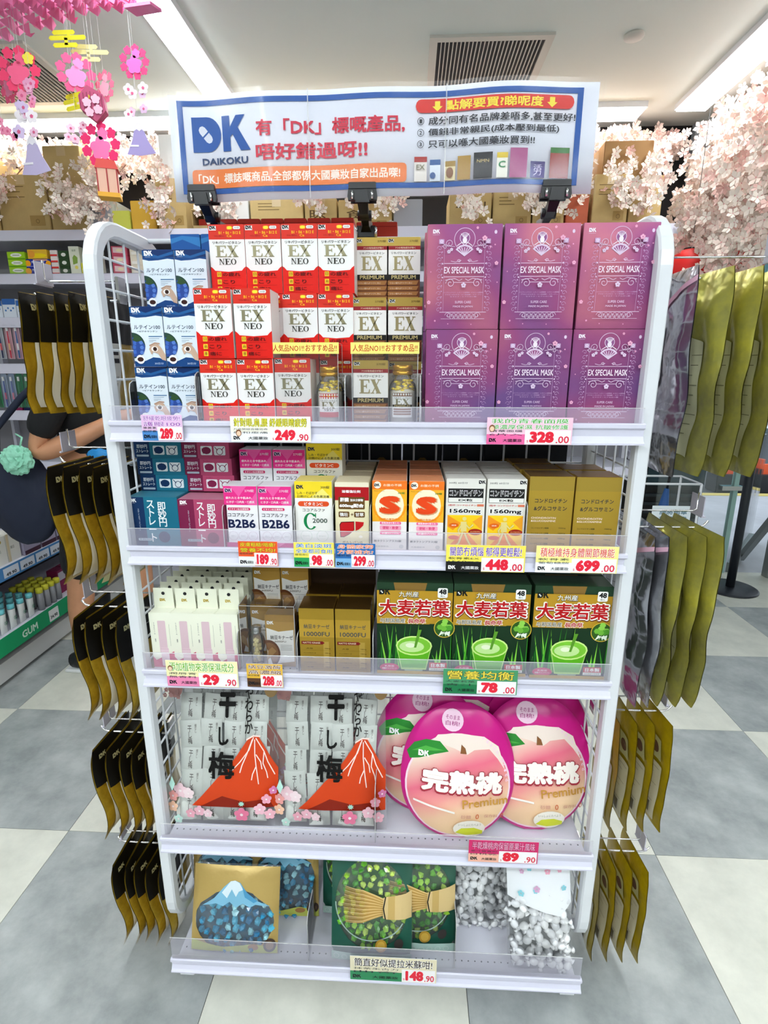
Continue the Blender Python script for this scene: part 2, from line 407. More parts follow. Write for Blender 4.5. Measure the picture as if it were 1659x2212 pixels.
def divider(k, x, h, y0=None, y1=.25):
    zs = SURF[k]; yf = SH[k][1]; y0 = yf+.018 if y0 is None else y0
    m = MB(); poly = [(y0, 0), (y1, 0), (y1, h), (y0+.014, h), (y0+.004, h-.004), (y0, h-.014)]
    m.prism(poly, -.0008, .0008, CLEAR, 'x')
    m.tube([(0, y0, 0), (0, y0, h-.014), (0, y0+.004, h-.004), (0, y0+.014, h), (0, y0+.07, h)], .0009, film('edge_film', '#ffffff', .5), 5)
    m.build('divider', RK, (x, 0, zs))
for k, x, h in ((0, -.418, .075), (0, -.302, .09), (0, -.045, .085), (0, .082, .085), (1, -.275, .085), (1, -.143, .085), (1, -.072, .085), (1, -.004, .085), (1, .276, .095), (2, -.265, .085), (2, -.148, .08), (2, .0, .09), (3, .004, .14), (4, -.145, .12), (4, .18, .13)): divider(k, x, h)

# ================================================================= CARTONS
def carton(name, w, h, d, body, front, label, cat, group=None, top=None, side=None, flap=True):
    """card box: body + printed front face; origin = front bottom centre; returns thing"""
    m = MB(); x = w/2; e = .0005
    bm_ = ink(body) if isinstance(body, str) else body
    tp = ink(top) if isinstance(top, str) else (top or bm_); sd = ink(side) if isinstance(side, str) else (side or bm_)
    m.box(-x, 0, 0, x, d, h, bm_, .0006)
    m.add([(x+.00005, .001, .001), (x+.00005, d-.001, .001), (x+.00005, d-.001, h-.001), (x+.00005, .001, h-.001)], [(0, 1, 2, 3)], sd)
    m.add([(-x-.00005, .001, .001), (-x-.00005, d-.001, .001), (-x-.00005, d-.001, h-.001), (-x-.00005, .001, h-.001)], [(3, 2, 1, 0)], sd)
    m.add([(-x+.001, .001, h+.00005), (x-.001, .001, h+.00005), (x-.001, d-.001, h+.00005), (-x+.001, d-.001, h+.00005)], [(0, 1, 2, 3)], tp)
    o = m.build(name, None, fixn=False); setp(o, label, cat, group)
    P = Print(w, h); front(P); P.build('printed_front', o)
    if flap:
        f = MB(); f.box(-x+.002, .0004, h+.0001, x-.002, d*.45, h+.0006, tp); f.build('tuck_flap', o)
    return o

DKN = '#11131c'
def f_red(P):
    P.r(0, 0, 1, 1, '#e01b10'); P.r(0, .795, 1, 1, '#d9301f')
    P.p([(.03, .395), (.12, .34), (.5, .325), (.88, .34), (.97, .395), (.97, .785), (.03, .785)], '#f3f3f1')
    P.p([(0, .40), (.14, .345), (.86, .345), (1, .40), (1, .79), (0, .79)], '#f3f3f1')
    P.r(.02, .92, .22, .985, '#f3f3f1'); P.dk(.035, .932, .0058, DKN)
    P.rr(.52, .93, .68, .98, '#f7a21c', .002); P.e(.6, .955, .0042, .0024, '#ffe93a'); P.rr(.7, .935, .9, .978, '#f3f3f1', .002); P.t('300錠', .8, .957, .14, .025, '#555555')
    P.t('B1・B6・B12 E', .6, .885, .62, .04, '#ffc21f', .02); P.t('Ca', .58, .84, .13, .035, '#ffc21f', .02); P.t('つらい疲れに', .3, .84, .3, .025, '#7b1410')
    P.t('リキパワービタミン', .5, .745, .8, .042, '#222222', .018)
    P.ser('EX', .5, .62, .66, .165, 'g#9c9676'); P.ser('NEO', .5, .47, .5, .085, '#3d3a34')
    for v, a, b in ((.285, '目', 'の疲れ'), (.175, '肩', 'こり'), (.07, '腰', '痛に')):
        P.r(.17, v-.035, .29, v+.035, '#ffd22a'); P.t(a, .23, v, .085, .05, '#8a5a10', .02); P.t(b, .58 if len(b) == 3 else .5, v, .5 if len(b) == 3 else .33, .058, '#5e0c08', .02); P.line([(.12, v-.05), (.85, v-.05)], .0004, '#a5120a')
def f_brown(P):
    P.r(0, 0, 1, 1, '#6d3a22'); P.r(0, .87, 1, 1, 'g#b79a4a'); P.r(0, .81, 1, .87, '#97202a'); P.r(0, .42, 1, .81, '#f4f2ee'); P.r(0, .34, 1, .425, '#1c1a18')
    P.r(.03, .925, .2, .975, '#f3f3f1'); P.dk(.045, .93, .005, DKN); P.t('270錠', .8, .945, .26, .035, '#6a5320', .01)
    P.t('7つの有効成分が効く', .55, .84, .6, .03, '#f3d9c0', .01); P.t('リキパワービタミン', .5, .76, .75, .038, '#222222', .016)
    P.ser('EX', .5, .6, .64, .22, 'g#a5976e'); P.t('PREMIUM', .5, .383, .74, .06, 'g#c6b27a', .03)
    for i, v in enumerate((.29, .205, .12, .04)):
        P.p([(.02, v-.03), (.9, v-.03), (.96, v+.035), (.02, v+.035)], 'g#a8713f'); P.t('つらい疲れがつづく方に', .42, v, .7, .028, '#e8cdb0', .01)
def f_blue(P, dark=False):
    P.r(0, 0, 1, 1, '#12437f'); P.p([(0, .1), (.1, .08), (.35, .1), (.6, .16), (.8, .15), (1, .1), (1, .84), (.8, .855), (.5, .83), (.2, .82), (0, .845)], '#dde7ef')
    P.r(0, .88, 1, 1, '#0b2d63'); P.p([(0, .99), (.5, .9), (1, .98), (1, .93), (.5, .86), (0, .9)], '#1c5a96'); P.dk(.06, .905, .008, '#ffffff', '#0b2d63'); P.t('DAIKOKU', .17, .885, .17, .012, '#cdd8e6')
    P.t('ルテイン100', .5, .665, .82, .07, '#233a52', .012); P.t('+ゼアキサンチン', .5, .595, .64, .03, '#3d566b', .01)
    for i, v in enumerate((.51, .475, .445, .42)): P.line([(.52, v), (.95-.1*i, v)], .0016 if i == 0 else .0006, '#4d7ba5' if i == 0 else '#7d93a8')
    P.e(.0, .36, .0215, .021, '#26433a', 20, -90, 90); P.e(0.0, .33, .021, .016, '#2c4d9a', 18, -90, 90)
    rn = random.Random(3)
    for i in range(9): P.c(.06+.1*(i % 3)+rn.uniform(-.02, .02), .25+.075*(i//3)+rn.uniform(-.01, .01), .0036, ('#3f67b8', '#2a4a94', '#5479c4')[i % 3], 6)
    P.p([(0, .45), (.12, .54), (.26, .5), (.3, .44), (.12, .42)], '#2f4f2c')
    P.p([(.5, .3), (.56, .355), (.66, .385), (.8, .38), (.9, .31), (1, .2), (1, .1), (.88, .12), (.78, .22), (.62, .25), (.6, .22), (.56, .21)], '#c9a992')
    P.line([(.52, .355), (.7, .4), (.85, .39)], .0022, '#b58f78'); P.e(.68, .3, .0058, .0045, '#f7f3ee'); P.c(.69, .3, .0036, '#4a2c22', 12); P.c(.69, .3, .0015, '#120a08', 8)
    P.c(.2, .125, .0075, '#f2f2f2'); P.e(.2, .125, .0055, .0038, '#3c1c18'); P.t('30日分', .78, .055, .28, .035, '#bcd0e8', .01)
def f_bluetop(P):
    P.r(0, 0, 1, 1, '#16559a'); P.p([(0, .7), (.4, .8), (1, .62), (1, .9), (.4, .95), (0, .86)], '#2f7ab8'); P.t('ルテイン100', .5, .1, .82, .16, '#a9cdea', .012)

IRI = None
def iris():
    """pearly magenta board whose tone drifts between plum, pink and coral"""
    global IRI
    if IRI: return IRI
    m = bpy.data.materials.new('pearl_magenta'); m.use_nodes = True; nt = m.node_tree; b = nt.nodes['Principled BSDF']
    tc = nt.nodes.new('ShaderNodeTexCoord'); n = nt.nodes.new('ShaderNodeTexNoise'); n.inputs['Scale'].default_value = 7; n.inputs['Detail'].default_value = 1
    oi = nt.nodes.new('ShaderNodeObjectInfo'); ad = nt.nodes.new('ShaderNodeVectorMath'); nt.links.new(tc.outputs['Object'], ad.inputs[0]); nt.links.new(oi.outputs['Location'], ad.inputs[1])
    r = nt.nodes.new('ShaderNodeValToRGB'); e = r.color_ramp.elements
    e[0].position = .3; e[0].color = (*rgb('#74508c'), 1); e[1].position = .70; e[1].color = (*rgb('#c4707e'), 1)
    x = e.new(.5); x.color = (*rgb('#9a4a7e'), 1)
    nt.links.new(ad.outputs[0], n.inputs['Vector']); nt.links.new(n.outputs['Fac'], r.inputs['Fac']); nt.links.new(r.outputs['Color'], b.inputs['Base Color'])
    b.inputs['Metallic'].default_value = .35; b.inputs['Roughness'].default_value = .3
    IRI = m; return m
ORN = '#dcc6de'
def spiral(P, u, v, r, turns, flip, t, c):
    pts = []
    for k in range(19):
        a = turns*2*PI*k/18; q = r*(1-.8*k/18); pts.append((u+flip*q*math.cos(a)/P.w, v+q*math.sin(a)/P.h))
    P.line(pts, t, c)
def flower(P, u, v, r, c, c2=None, n=5):
    for k in range(n):
        a = 2*PI*k/n+PI/2; P.c(u+r*.6*math.cos(a)/P.w, v+r*.6*math.sin(a)/P.h, r*.45, c, 8)
    if c2: P.c(u, v, r*.22, c2, 6)
def f_mask(P):
    T_ = .0007
    P.dk(.07, .915, .0058, '#efe6f0', '#8d4a80'); P.t('DAIKOKU', .115, .903, .09, .007, ORN)
    P.e(.91, .925, .0022, .0028, ORN)
    P.ring(.5, .86, .0165, .0008, ORN, 30)
    P.e(.5, .872, .0082, .0082, ORN, 16); P.e(.5, .872, .0072, .0072, '#8d5288', 16)
    for k in range(7): P.line([(.5, .86), (.5+(k-3)*.018, .912)], .0007, '#efe0ee')
    P.e(.5, .85, .0036, .0046, '#f0e4ee', 12); P.line([(.40, .80), (.46, .83), (.5, .80)], .0012, '#f0e4ee'); P.line([(.60, .80), (.54, .83), (.5, .80)], .0012, '#f0e4ee')
    # folding fan
    P.p([(.5, .7), (.38, .765), (.43, .8), (.5, .812), (.57, .8), (.62, .765)], ORN); P.p([(.5, .715), (.41, .765), (.45, .787), (.5, .795), (.55, .787), (.59, .765)], '#96507f')
    for k in range(-2, 3): P.line([(.5, .71), (.5+.04*k, .785)], .0013, ORN)
    for s in (-1, 1):
        spiral(P, .5+s*.2, .82, .006, 1.2, s, T_, ORN); spiral(P, .5+s*.26, .79, .0045, 1.2, -s, T_, ORN); P.line([(.5+s*.13, .79), (.5+s*.25, .8), (.5+s*.34, .845)], T_, ORN)
        flower(P, .5+s*.21, .745, .003, ORN); flower(P, .5+s*.175, .765, .0025, ORN)
        P.rr(.5+s*.31-.035, .815, .5+s*.31+.035, .86, '#c39cc6', .001); flower(P, .5+s*.31, .838, .003, ORN)
        # lace column
        P.line([(.5+s*.27, .81), (.5+s*.27, .17)], .0004, '#c6a2ca')
        for k in range(12):
            v = .19+.053*k; spiral(P, .5+s*.335, v, .004, 1., s*(1 if k % 2 else -1), .0005, '#c6a2ca'); P.c(.5+s*.3, v+.02, .0011, '#c6a2ca', 5)
        for v in (.63, .5): P.c(.5+s*.29, v, .0012, ORN, 8)
        spiral(P, .5+s*.18, .445, .0075, 1.4, s, .0008, ORN); P.line([(.5+s*.02, .485), (.5+s*.06, .47), (.5+s*.12, .49), (.5+s*.25, .475)], .0008, ORN)
        spiral(P, .5+s*.07, .655, .0028, 1.1, s, .0007, ORN); P.line([(.5+s*.04, .66), (.5+s*.12, .645), (.5+s*.18, .655)], .0007, ORN)
        spiral(P, .5+s*.2, .135, .005, 1.2, s, .0006, ORN)
    P.line([(.23, .63), (.77, .63)], .0008, ORN); P.line([(.23, .505), (.77, .505)], .0008, ORN); P.line([(.36, .452), (.64, .452)], .0007, ORN)
    flower(P, .5, .425, .004, ORN)
    P.t('EX SPECIAL MASK', .5, .567, .54, .062, '#f1e2f0', .012)
    P.t('ナイアシンアミド・レチノール誘導体・ビタミンC誘導体', .5, .355, .54, .012, '#cda9cf'); P.t('プラセンタエキス・ヒト幹細胞・コラーゲン', .5, .335, .5, .012, '#cda9cf'); P.t('セラミド・ヒアルロン酸', .5, .315, .36, .012, '#cda9cf')
    P.t('SUPER CARE', .5, .262, .22, .024, '#d9bedb', .008); P.t('MADE IN JAPAN', .5, .218, .27, .024, '#d9bedb', .008)
    for k in range(7): P.ring(.32+.06*k, .135, .0033, .0005, ORN, 10)
    for k in range(6): P.ring(.35+.06*k, .12, .0033, .0005, ORN, 10)
    P.line([(.18, .165), (.82, .165)], .0008, ORN); P.line([(.2, .1), (.8, .1)], .0005, ORN)
    for u, v, r in ((.76, .86, .004), (.93, .63, .003), (.03, .26, .003), (.66, .955, .002), (.84, .78, .0016), (.9, .8, .0012), (.12, .08, .0016), (.3, .05, .001), (.62, .045, .001), (.95, .45, .001), (.05, .55, .001)):
        flower(P, u, v, r, '#e9a9c6') if r > .0017 else P.c(u, v, r, '#dc94bb', 6)

def f_teal(c1, c2, word):
    def f(P):
        P.r(0, 0, 1, 1, c2); P.r(0, 0, .33, 1, c1); P.dk(.05, .9, .0068, '#ffffff', c1); P.t('DAIKOKU', .1, .885, .12, .01, '#dddddd')
        P.t('即妙円', .68, .66, .17, .5, '#f4f6f6', .02, True); P.t('ストレート', .46, .52, .15, .84, '#f4f6f6', .015, True)
        P.t('スティック「'+word+'」', .21, .55, .035, .44, '#c8d2dc', .01, True); P.rr(.15, .12, .42, .17, '#aebfca', .001); P.t('第2類医薬品', .285, .145, .22, .03, c1)
        P.c(.68, .2, .011, c1, 20)
    return f
def f_lid(c1, c2):
    def f(P):
        P.r(0, 0, 1, 1, c2); P.r(0, 0, .33, 1, c1)
        P.t('即妙円', .17, .7, .22, .24, '#dfe6ea', .02); P.t('ストレート', .17, .42, .26, .2, '#dfe6ea', .02); P.rr(.04, .08, .3, .2, '#aebfca', .001)
        P.rr(.4, .2, .64, .75, '#e3e9ea', .002); P.e(.52, .48, .009, .007, c1, 12); P.p([(.45, .25), (.5, .55), (.42, .6)], c1); P.rr(.68, .2, .92, .75, '#e3e9ea', .002); P.ring(.8, .42, .006, .0012, c1, 14); P.line([(.7, .7), (.76, .5)], .0014, c1); P.line([(.9, .7), (.84, .5)], .0014, c1); P.t('カンタン', .47, .86, .14, .09, c1, .01)
    return f
def f_b2b6(P):
    P.r(0, 0, 1, 1, '#f4f3f5'); P.r(0, .7, 1, 1, '#ec2f8a'); P.p([(.2, 1), (.45, .83), (.7, 1)], '#f25ca4'); P.p([(.7, .7), (1, .92), (1, .7)], '#f25ca4'); P.r(0, 0, 1, .09, '#d83a8c'); P.p([(.3, .09), (.5, .0), (.75, .09)], '#ee6fae')
    P.r(.03, .9, .26, .965, '#f7b7d6'); P.dk(.05, .905, .0062, '#15204a'); P.t('270錠', .78, .93, .28, .045, '#f9c6de', .02)
    P.t('疲れたときや肌あれ', .45, .815, .78, .04, '#ffffff', .015); P.t('にきび・口内炎・口唇炎', .5, .75, .84, .04, '#ffffff', .015)
    P.rr(.1, .615, .78, .66, '#d11a62', .002); P.t('ビタミンB2主薬製剤', .44, .637, .58, .03, '#ffffff', .01); P.t('ココアルファ', .48, .54, .78, .06, '#2a2d3c', .012); P.t('B2B6', .5, .40, .82, .14, '#15204a', .03)
    for u in (.22, .52, .82): P.ring(u, .2, .0085, .0004, '#c9a9bb', 18); P.t('肌あれに', u, .2, .13, .02, '#b0b0b8')
def f_c2000(P):
    P.r(0, 0, 1, 1, '#f6f5ef'); P.r(0, .76, 1, 1, '#f9dc2d'); P.p([(.4, .76), (.75, .9), (1, .76)], '#fbea7c'); P.r(0, 0, 1, .1, '#efd23a'); P.dk(.05, .895, .0068, '#15204a', '#f9dc2d'); P.t('300錠', .82, .92, .24, .04, '#5c5430', .01)
    P.t('しみ・そばかす', .34, .835, .55, .038, '#5c5430', .01); P.t('日焼けによる色素沈着', .5, .785, .86, .038, '#5c5430', .01)
    P.rr(.08, .64, .92, .715, '#ea5322', .005); P.t('ビタミンC', .5, .677, .5, .05, '#ffffff', .02); P.t('ココアルファ', .5, .585, .6, .045, '#2b2b2b', .01)
    P.ser('C', .42, .42, .4, .25, '#13854a'); P.t('2000', .66, .43, .4, .065, '#1d3a2a', .01)
    for u in (.28, .72): P.ring(u, .2, .0105, .0004, '#a8c8a8', 18); P.t('粒がのみやすい', u, .2, .2, .02, '#9aa59a')
def f_liver(P):
    P.r(0, 0, 1, 1, '#efe6bd'); P.r(0, .74, 1, .93, '#b3141c'); P.r(0, .93, 1, 1, '#f3ead0'); P.r(.0, .9, 1, .935, '#b3141c')
    P.t('滋養強壮剤', .48, .87, .55, .042, '#ffffff', .03); P.rr(.1, .61, .88, .79, '#6b4a1e', .002); P.t('肝臓', .28, .75, .26, .06, '#ffffff', .05); P.t('加水分解物', .64, .745, .38, .04, '#ffffff', .03); P.t('600mg配合', .49, .66, .72, .065, '#ffffff', .05)
    P.rr(.1, .49, .42, .575, '#6b4a1e', .002); P.t('強壮', .26, .532, .25, .055, '#ffffff', .03); P.t('+', .5, .532, .08, .04, '#6b4a1e', .03); P.rr(.56, .49, .88, .575, '#6b4a1e', .002); P.t('甘草', .72, .532, .25, .055, '#ffffff', .03)
    P.p([(.14, .19), (.12, .38), (.17, .42), (.56, .43), (.56, .3), (.4, .23), (.25, .19)], '#4a0d10'); P.p([(.155, .2), (.14, .37), (.185, .41), (.545, .42), (.545, .3), (.4, .24), (.25, .2)], '#c4161c'); P.p([(.6, .43), (.85, .42), (.83, .37), (.7, .31), (.6, .29)], '#c4161c')
    P.e(.75, .2, .0035, .0025, '#fbf7e6'); P.t('ガルレバンG', .5, .115, .6, .04, '#6b4a1e', .015)
def f_s(P):
    P.r(0, 0, 1, 1, '#f5f1ee'); P.r(0, .42, 1, .93, '#ffb52a'); P.p([(.1, .5), (.5, .95), (.9, .5), (.5, .42)], '#ffd768'); P.e(.5, .66, .026, .03, '#fff0cf'); P.ring(.5, .65, .029, .003, '#ff9a1a', 22, 180, 360); P.r(0, .88, 1, 1, '#f47a24')
    P.c(.15, .94, .0065, '#f6efe2'); P.dk(.06, .92, .005, DKN); P.t('お腹の不調', .58, .94, .52, .035, '#ffe0c0', .02); P.t('Made in Japan', .2, .855, .3, .014, '#7a3c10'); P.t('330錠', .84, .83, .2, .03, '#4f8a2a', .02)
    P.t('S', .52, .655, .64, .27, '#d9a070', .09); P.t('S', .5, .66, .6, .25, '#ea4614', .07)
    P.t('4種類の有効成分', .5, .455, .62, .035, '#f7931e', .02); P.rr(.22, .38, .84, .42, '#f36ca0', .002); P.t('整腸(軟便を整える)', .53, .4, .52, .03, '#ffffff', .01); P.rr(.22, .3, .84, .365, '#f9a8c4', .002); P.t('便秘・軟便', .53, .333, .46, .042, '#e02a6a', .02); P.rr(.22, .235, .84, .285, '#f36ca0', .002); P.t('お腹のハリに', .53, .26, .5, .032, '#ffffff', .01)
    P.t('新タクトンプラスS錠', .45, .14, .8, .032, '#444444', .01); P.t('乳酸菌配合', .28, .06, .4, .02, '#aaaaaa'); P.e(.85, .06, .0042, .0038, '#dcdcdc')
def f_chon(P):
    P.r(0, 0, 1, 1, '#e9e7df'); P.t('300粒 60日分', .3, .945, .48, .026, '#3a3a3a', .008); P.dk(.82, .935, .0062, DKN)
    P.r(.05, .68, .95, .87, '#1c1c1c'); P.r(.06, .685, .94, .745, '#efeee8'); P.t('コンドロイチン', .5, .81, .84, .085, '#ffffff', .055); P.t('コンドロイチン', .5, .81, .82, .07, '#17171a', .02); P.t('EX粒', .5, .715, .36, .035, '#222222', .03)
    P.t('5粒中 コンドロイチン', .42, .645, .72, .026, '#d02a1a', .01); P.r(.8, .63, .97, .66, '#e07a5a')
    P.t('1560mg', .5, .56, .84, .085, '#ffffff', .06); P.t('1560mg', .5, .56, .8, .07, '#151515', .035)
    P.r(.05, .05, .95, .51, '#ffd21e'); P.p([(.05, .05), (.5, .3), (.95, .05)], '#f58a1a'); P.p([(.05, .51), (.4, .4), (.2, .3), (.05, .35)], '#f79a1f'); P.p([(.95, .51), (.7, .42), (.95, .3)], '#f7a82a')
    for q in ([(.47, .42), (.45, .26), (.36, .12), (.28, .08)], [(.5, .27), (.58, .17), (.68, .08)], [(.45, .4), (.34, .3), (.38, .24)], [(.5, .4), (.62, .33), (.72, .38)]): P.line(q, .0042, '#b9a04a'); P.line(q, .003, '#e9d88a')
    P.line([(.47, .42), (.48, .28)], .0105, '#e9d88a'); P.c(.49, .46, .0038, '#e9d88a', 12)
    P.e(.22, .37, .009, .0045, '#ea6a1a'); P.t('鎮痛', .22, .37, .12, .018, '#ffffff'); P.e(.78, .28, .0125, .006, '#a82a16'); P.t('コンドロイチン', .78, .285, .26, .016, '#ffe8a0', .01); P.e(.22, .2, .01, .004, '#d8531a')
def f_gold(title, eng, rows):
    def f(P):
        P.r(0, 0, 1, 1, 'g#b08e2c'); P.r(.0, .55, 1, .83, 'g#c8a038'); P.r(.68, .06, .84, .48, 'g#c7a64a')
        for i, t in enumerate(title): P.t(t, .5, .72-.12*i, .74, .07, '#3e4a50', .015)
        if eng:
            P.p([(.05, .435), (.66, .435), (.72, .46), (.66, .485), (.05, .485)], '#7c1a1a'); P.t(eng, .34, .46, .5, .026, '#f1e3c2', .01)
        for i in range(rows):
            v = .37-.075*i; P.line([(.08, v-.03), (.92, v-.03)], .0003, '#6d5413'); P.t('ナットウキナーゼ' if i % 2 else '大豆', .28, v, .36 if i % 2 else .2, .022, '#4f3d10', .01); P.t('100mg', .8, v, .16, .022, '#4f3d10', .01)
    return f
def f_chg(P):
    P.r(0, 0, 1, 1, 'g#d0ac40'); P.r(0, .82, 1, 1, 'g#c3a443'); P.t('コンドロイチン', .5, .69, .72, .055, '#2a353c', .02); P.t('&グルコサミン', .5, .59, .74, .06, '#2a353c', .02)
    P.t('CHONDROITIN', .36, .465, .56, .025, '#ffe9d0', .015); P.t('&GLUCOSAMINE', .36, .425, .56, .025, '#ffe9d0', .015)
    for i in range(4): P.t('コンドロイチン硫酸', .3, .33-.07*i, .4, .02, '#3f4a2a', .008); P.t('1560mg', .8, .33-.07*i, .16, .02, '#3f4a2a', .008)
def f_lip(P):
    P.r(0, 0, 1, 1, '#eff0dc'); P.p([(0, 0), (1, 0), (1, .3), (0, .1)], '#c9486a'); P.p([(.0, .0), (.4, .0), (0, .2)], '#d25a78'); P.rr(.36, .26, .72, .86, '#dcc0c6', .002); P.rr(.4, .02, .76, .36, '#e3c9cf', .002); P.line([(.38, .34), (.74, .34)], .0006, '#c79aa6'); P.t('リップクリーム', .2, .72, .06, .22, '#555555', .01, True); P.t('薬用', .2, .5, .06, .06, '#777777', .01, True); P.line([(.88, .8), (.88, .4)], .0005, '#9aa08a')
def f_natto(P):
    P.r(0, 0, 1, 1, 'g#b58b3a'); P.p([(.03, .03), (.97, .1), (.97, .72), (.45, .68), (.03, .75)], '#f1f0ec'); P.r(0, .87, 1, 1, 'g#a67c2a'); P.dk(.06, .82, .007, '#ffffff', '#8a6420'); P.t('納豆キナーゼ', .55, .57, .78, .085, '#2d2a28', .015); P.t('6000FU', .5, .49, .4, .035, '#6b5a48', .01)
    P.e(.08, .25, .023, .03, '#6b3f25', 20, -70, 110); P.e(.1, .25, .018, .024, '#8e6238', 18, -70, 110); P.p([(.03, .12), (.35, .3), (.2, .38), (.05, .3)], '#b48a55')
    for v in (.42, .39, .36, .33): P.line([(.5, v), (.9, v)], .0008, '#8a8a8a')
def f_aojiru(P):
    P.r(0, 0, 1, 1, '#14331c'); P.r(0, .56, 1, .93, '#b98f24'); P.r(0, .9, 1, 1, '#23402a'); P.p([(.22, 1), (.66, 1), (.62, .86), (.26, .84)], '#8a6a30')
    rn = random.Random(11)
    for k in range(34):
        x = rn.uniform(0, 1); h = rn.uniform(.15, .52); dx = rn.uniform(-.1, .1); c = rn.choice(['#2f8a24', '#56b832', '#1d6a24', '#8ad84a', '#0f4a1c', '#3fa02c'])
        P.p([(max(0, x-.018), .06), (min(1, x+.018), .06), (min(1, max(0, x+dx)), .06+h)], c)
    P.c(.9, .52, .02, '#d7b73a', 22); P.c(.9, .52, .0185, '#2f5a1c', 22)
    for k in range(8): P.c(.9+rn.uniform(-.07, .07), .55+rn.uniform(-.04, .06), .006, rn.choice(['#6fb53a', '#4f9a2a', '#8fcf50']), 6)
    for k in range(4): P.p([(.9, .47), (.82+.05*k, .43), (.86+.04*k, .49)], '#e6efe0')
    P.p([(.0, .56), (.7, .56), (.78, .62), (.82, .65), (.82, .92), (0, .92)], '#b98f24')
    P.t('DK', .1, .9, .14, .06, '#0f1c14', .01) if False else P.dk(.03, .875, .011, '#0c1512', '#e8e8e8')
    P.t('九州産', .42, .88, .27, .07, '#17120a', .05); P.t('九州産', .42, .882, .26, .06, '#f7f4ea', .012); P.rr(.8, .85, .93, .955, '#f5f5f0', .003); P.t('48', .865, .915, .1, .055, '#151515', .04); P.t('袋入', .865, .87, .06, .018, '#151515', .01)
    P.t('大麦若葉', .5, .735, .97, .205, '#5c0f10', .085); P.t('大麦若葉', .498, .74, .96, .195, '#fbf6ea', .065); P.t('大麦若葉', .498, .74, .92, .17, '#b81016', .03)
    P.t('与那国島産', .21, .595, .34, .055, '#fbf6ea', .05); P.t('与那国島産', .21, .595, .33, .048, '#222222', .012); P.t('長命草', .53, .595, .25, .065, '#fbf6ea', .06); P.t('長命草', .53, .595, .235, .052, '#b81016', .03)
    P.e(.5, .05, .018, .012, '#8fae8a'); P.p([(.26, .33), (.33, .05), (.67, .05), (.74, .33)], '#b9e27a'); P.p([(.28, .28), (.34, .07), (.66, .07), (.72, .28)], '#5fb51e'); P.e(.5, .32, .035, .021, '#cfee8e'); P.e(.5, .32, .032, .018, '#7cc636'); P.e(.47, .31, .024, .012, '#c6e79a'); P.e(.45, .325, .009, .005, '#eef7d6'); P.p([(.5, .3), (.53, .3), (.6, .5), (.55, .5)], '#5c9a2a')
    P.e(.17, .07, .019, .009, '#d4186a'); P.t('乳酸菌', .17, .085, .13, .02, '#ffd0e0', .01); P.t('増量キャンペーン', .17, .06, .2, .018, '#ffffff', .01)
    P.r(.71, .075, .95, .135, '#c4161c'); P.t('日本製', .83, .105, .19, .042, '#ffffff', .03); P.r(.71, .045, .95, .075, '#f5f5f0'); P.t('200億個の乳酸菌', .83, .06, .2, .015, '#333333')
    P.r(0, 0, 1, .035, '#c9a23c')

def place(proto, used, loc, label, rz=0.):
    """first use moves the prototype itself"""
    if id(proto) not in used:
        used.add(id(proto)); proto.location = loc; proto['label'] = label; proto.rotation_euler = (0, 0, rz); return proto
    return ctree(proto, loc, label, rz)
USED = set()
z1 = SURF[0]+.0006
# --- red cartons
GR = 'red and white vitamin cartons on the top shelf'
red = carton('vitamin_carton', .0625, .1115, .06, '#e01b10', f_red, 'x', 'carton', GR, top='#d9301f', side='#e9e4e0')
HR = .1122
for k, (c, x, y, t) in enumerate([
    (0, -.2665, .022, 'red vitamin carton, front bottom row, beside the blue cartons'), (0, -.2025, .024, 'red vitamin carton, front bottom row, next to the first display case'),
    (1, -.2665, .020, 'red vitamin carton, second layer of the front stack, left one, green glint'), (1, -.2005, .022, 'red vitamin carton, second layer of the front stack, right one with its white side showing'),
    (2, -.2575, .090, 'red vitamin carton, top row, leftmost'), (2, -.1940, .090, 'red vitamin carton, top row, second from the left'), (2, -.1300, .090, 'red vitamin carton, top row, third from the left'), (2, -.0665, .090, 'red vitamin carton, top row, rightmost'),
    (1, -.1330, .088, 'red vitamin carton behind the left half of the yellow case header'), (1, -.0690, .088, 'red vitamin carton behind the right end of the yellow case header')]):
    place(red, USED, (x, y, z1+HR*c), t)
for c, x, y in ((0, -.133, .09), (0, -.069, .09), (0, -.2575, .091), (0, -.194, .091), (1, -.2575, .091), (1, -.194, .091)):
    ctree(red, (x, y, z1+HR*c), 'red vitamin carton hidden behind the front stack of red cartons')
# --- back row standing on their sides, only the lids seen
def f_backred(P): P.r(0, 0, 1, 1, '#bb3a2a'); P.line([(.02, .98), (.98, .98)], .0008, '#7d1c14')
rb = carton('vitamin_carton', .0430, .374, .05, '#c23a2a', f_backred, 'x', 'carton', 'red carton stacks at the back of the top shelf', top='#a82c20')
for k, x in enumerate((-.296, -.2505, -.205, -.1600, -.1145, -.0690)):
    place(rb, USED, (x, .212, z1), ('leftmost', 'second', 'third', 'fourth', 'fifth', 'sixth')[k]+' of the tall red cartons peeping over the top row under the sign')
rb2 = carton('vitamin_carton', .078, .366, .05, '#c23a2a', f_backred, 'wide tall red carton behind the middle sign clip', 'carton', None, top='#a82c20'); rb2.location = (-.003, .212, z1)
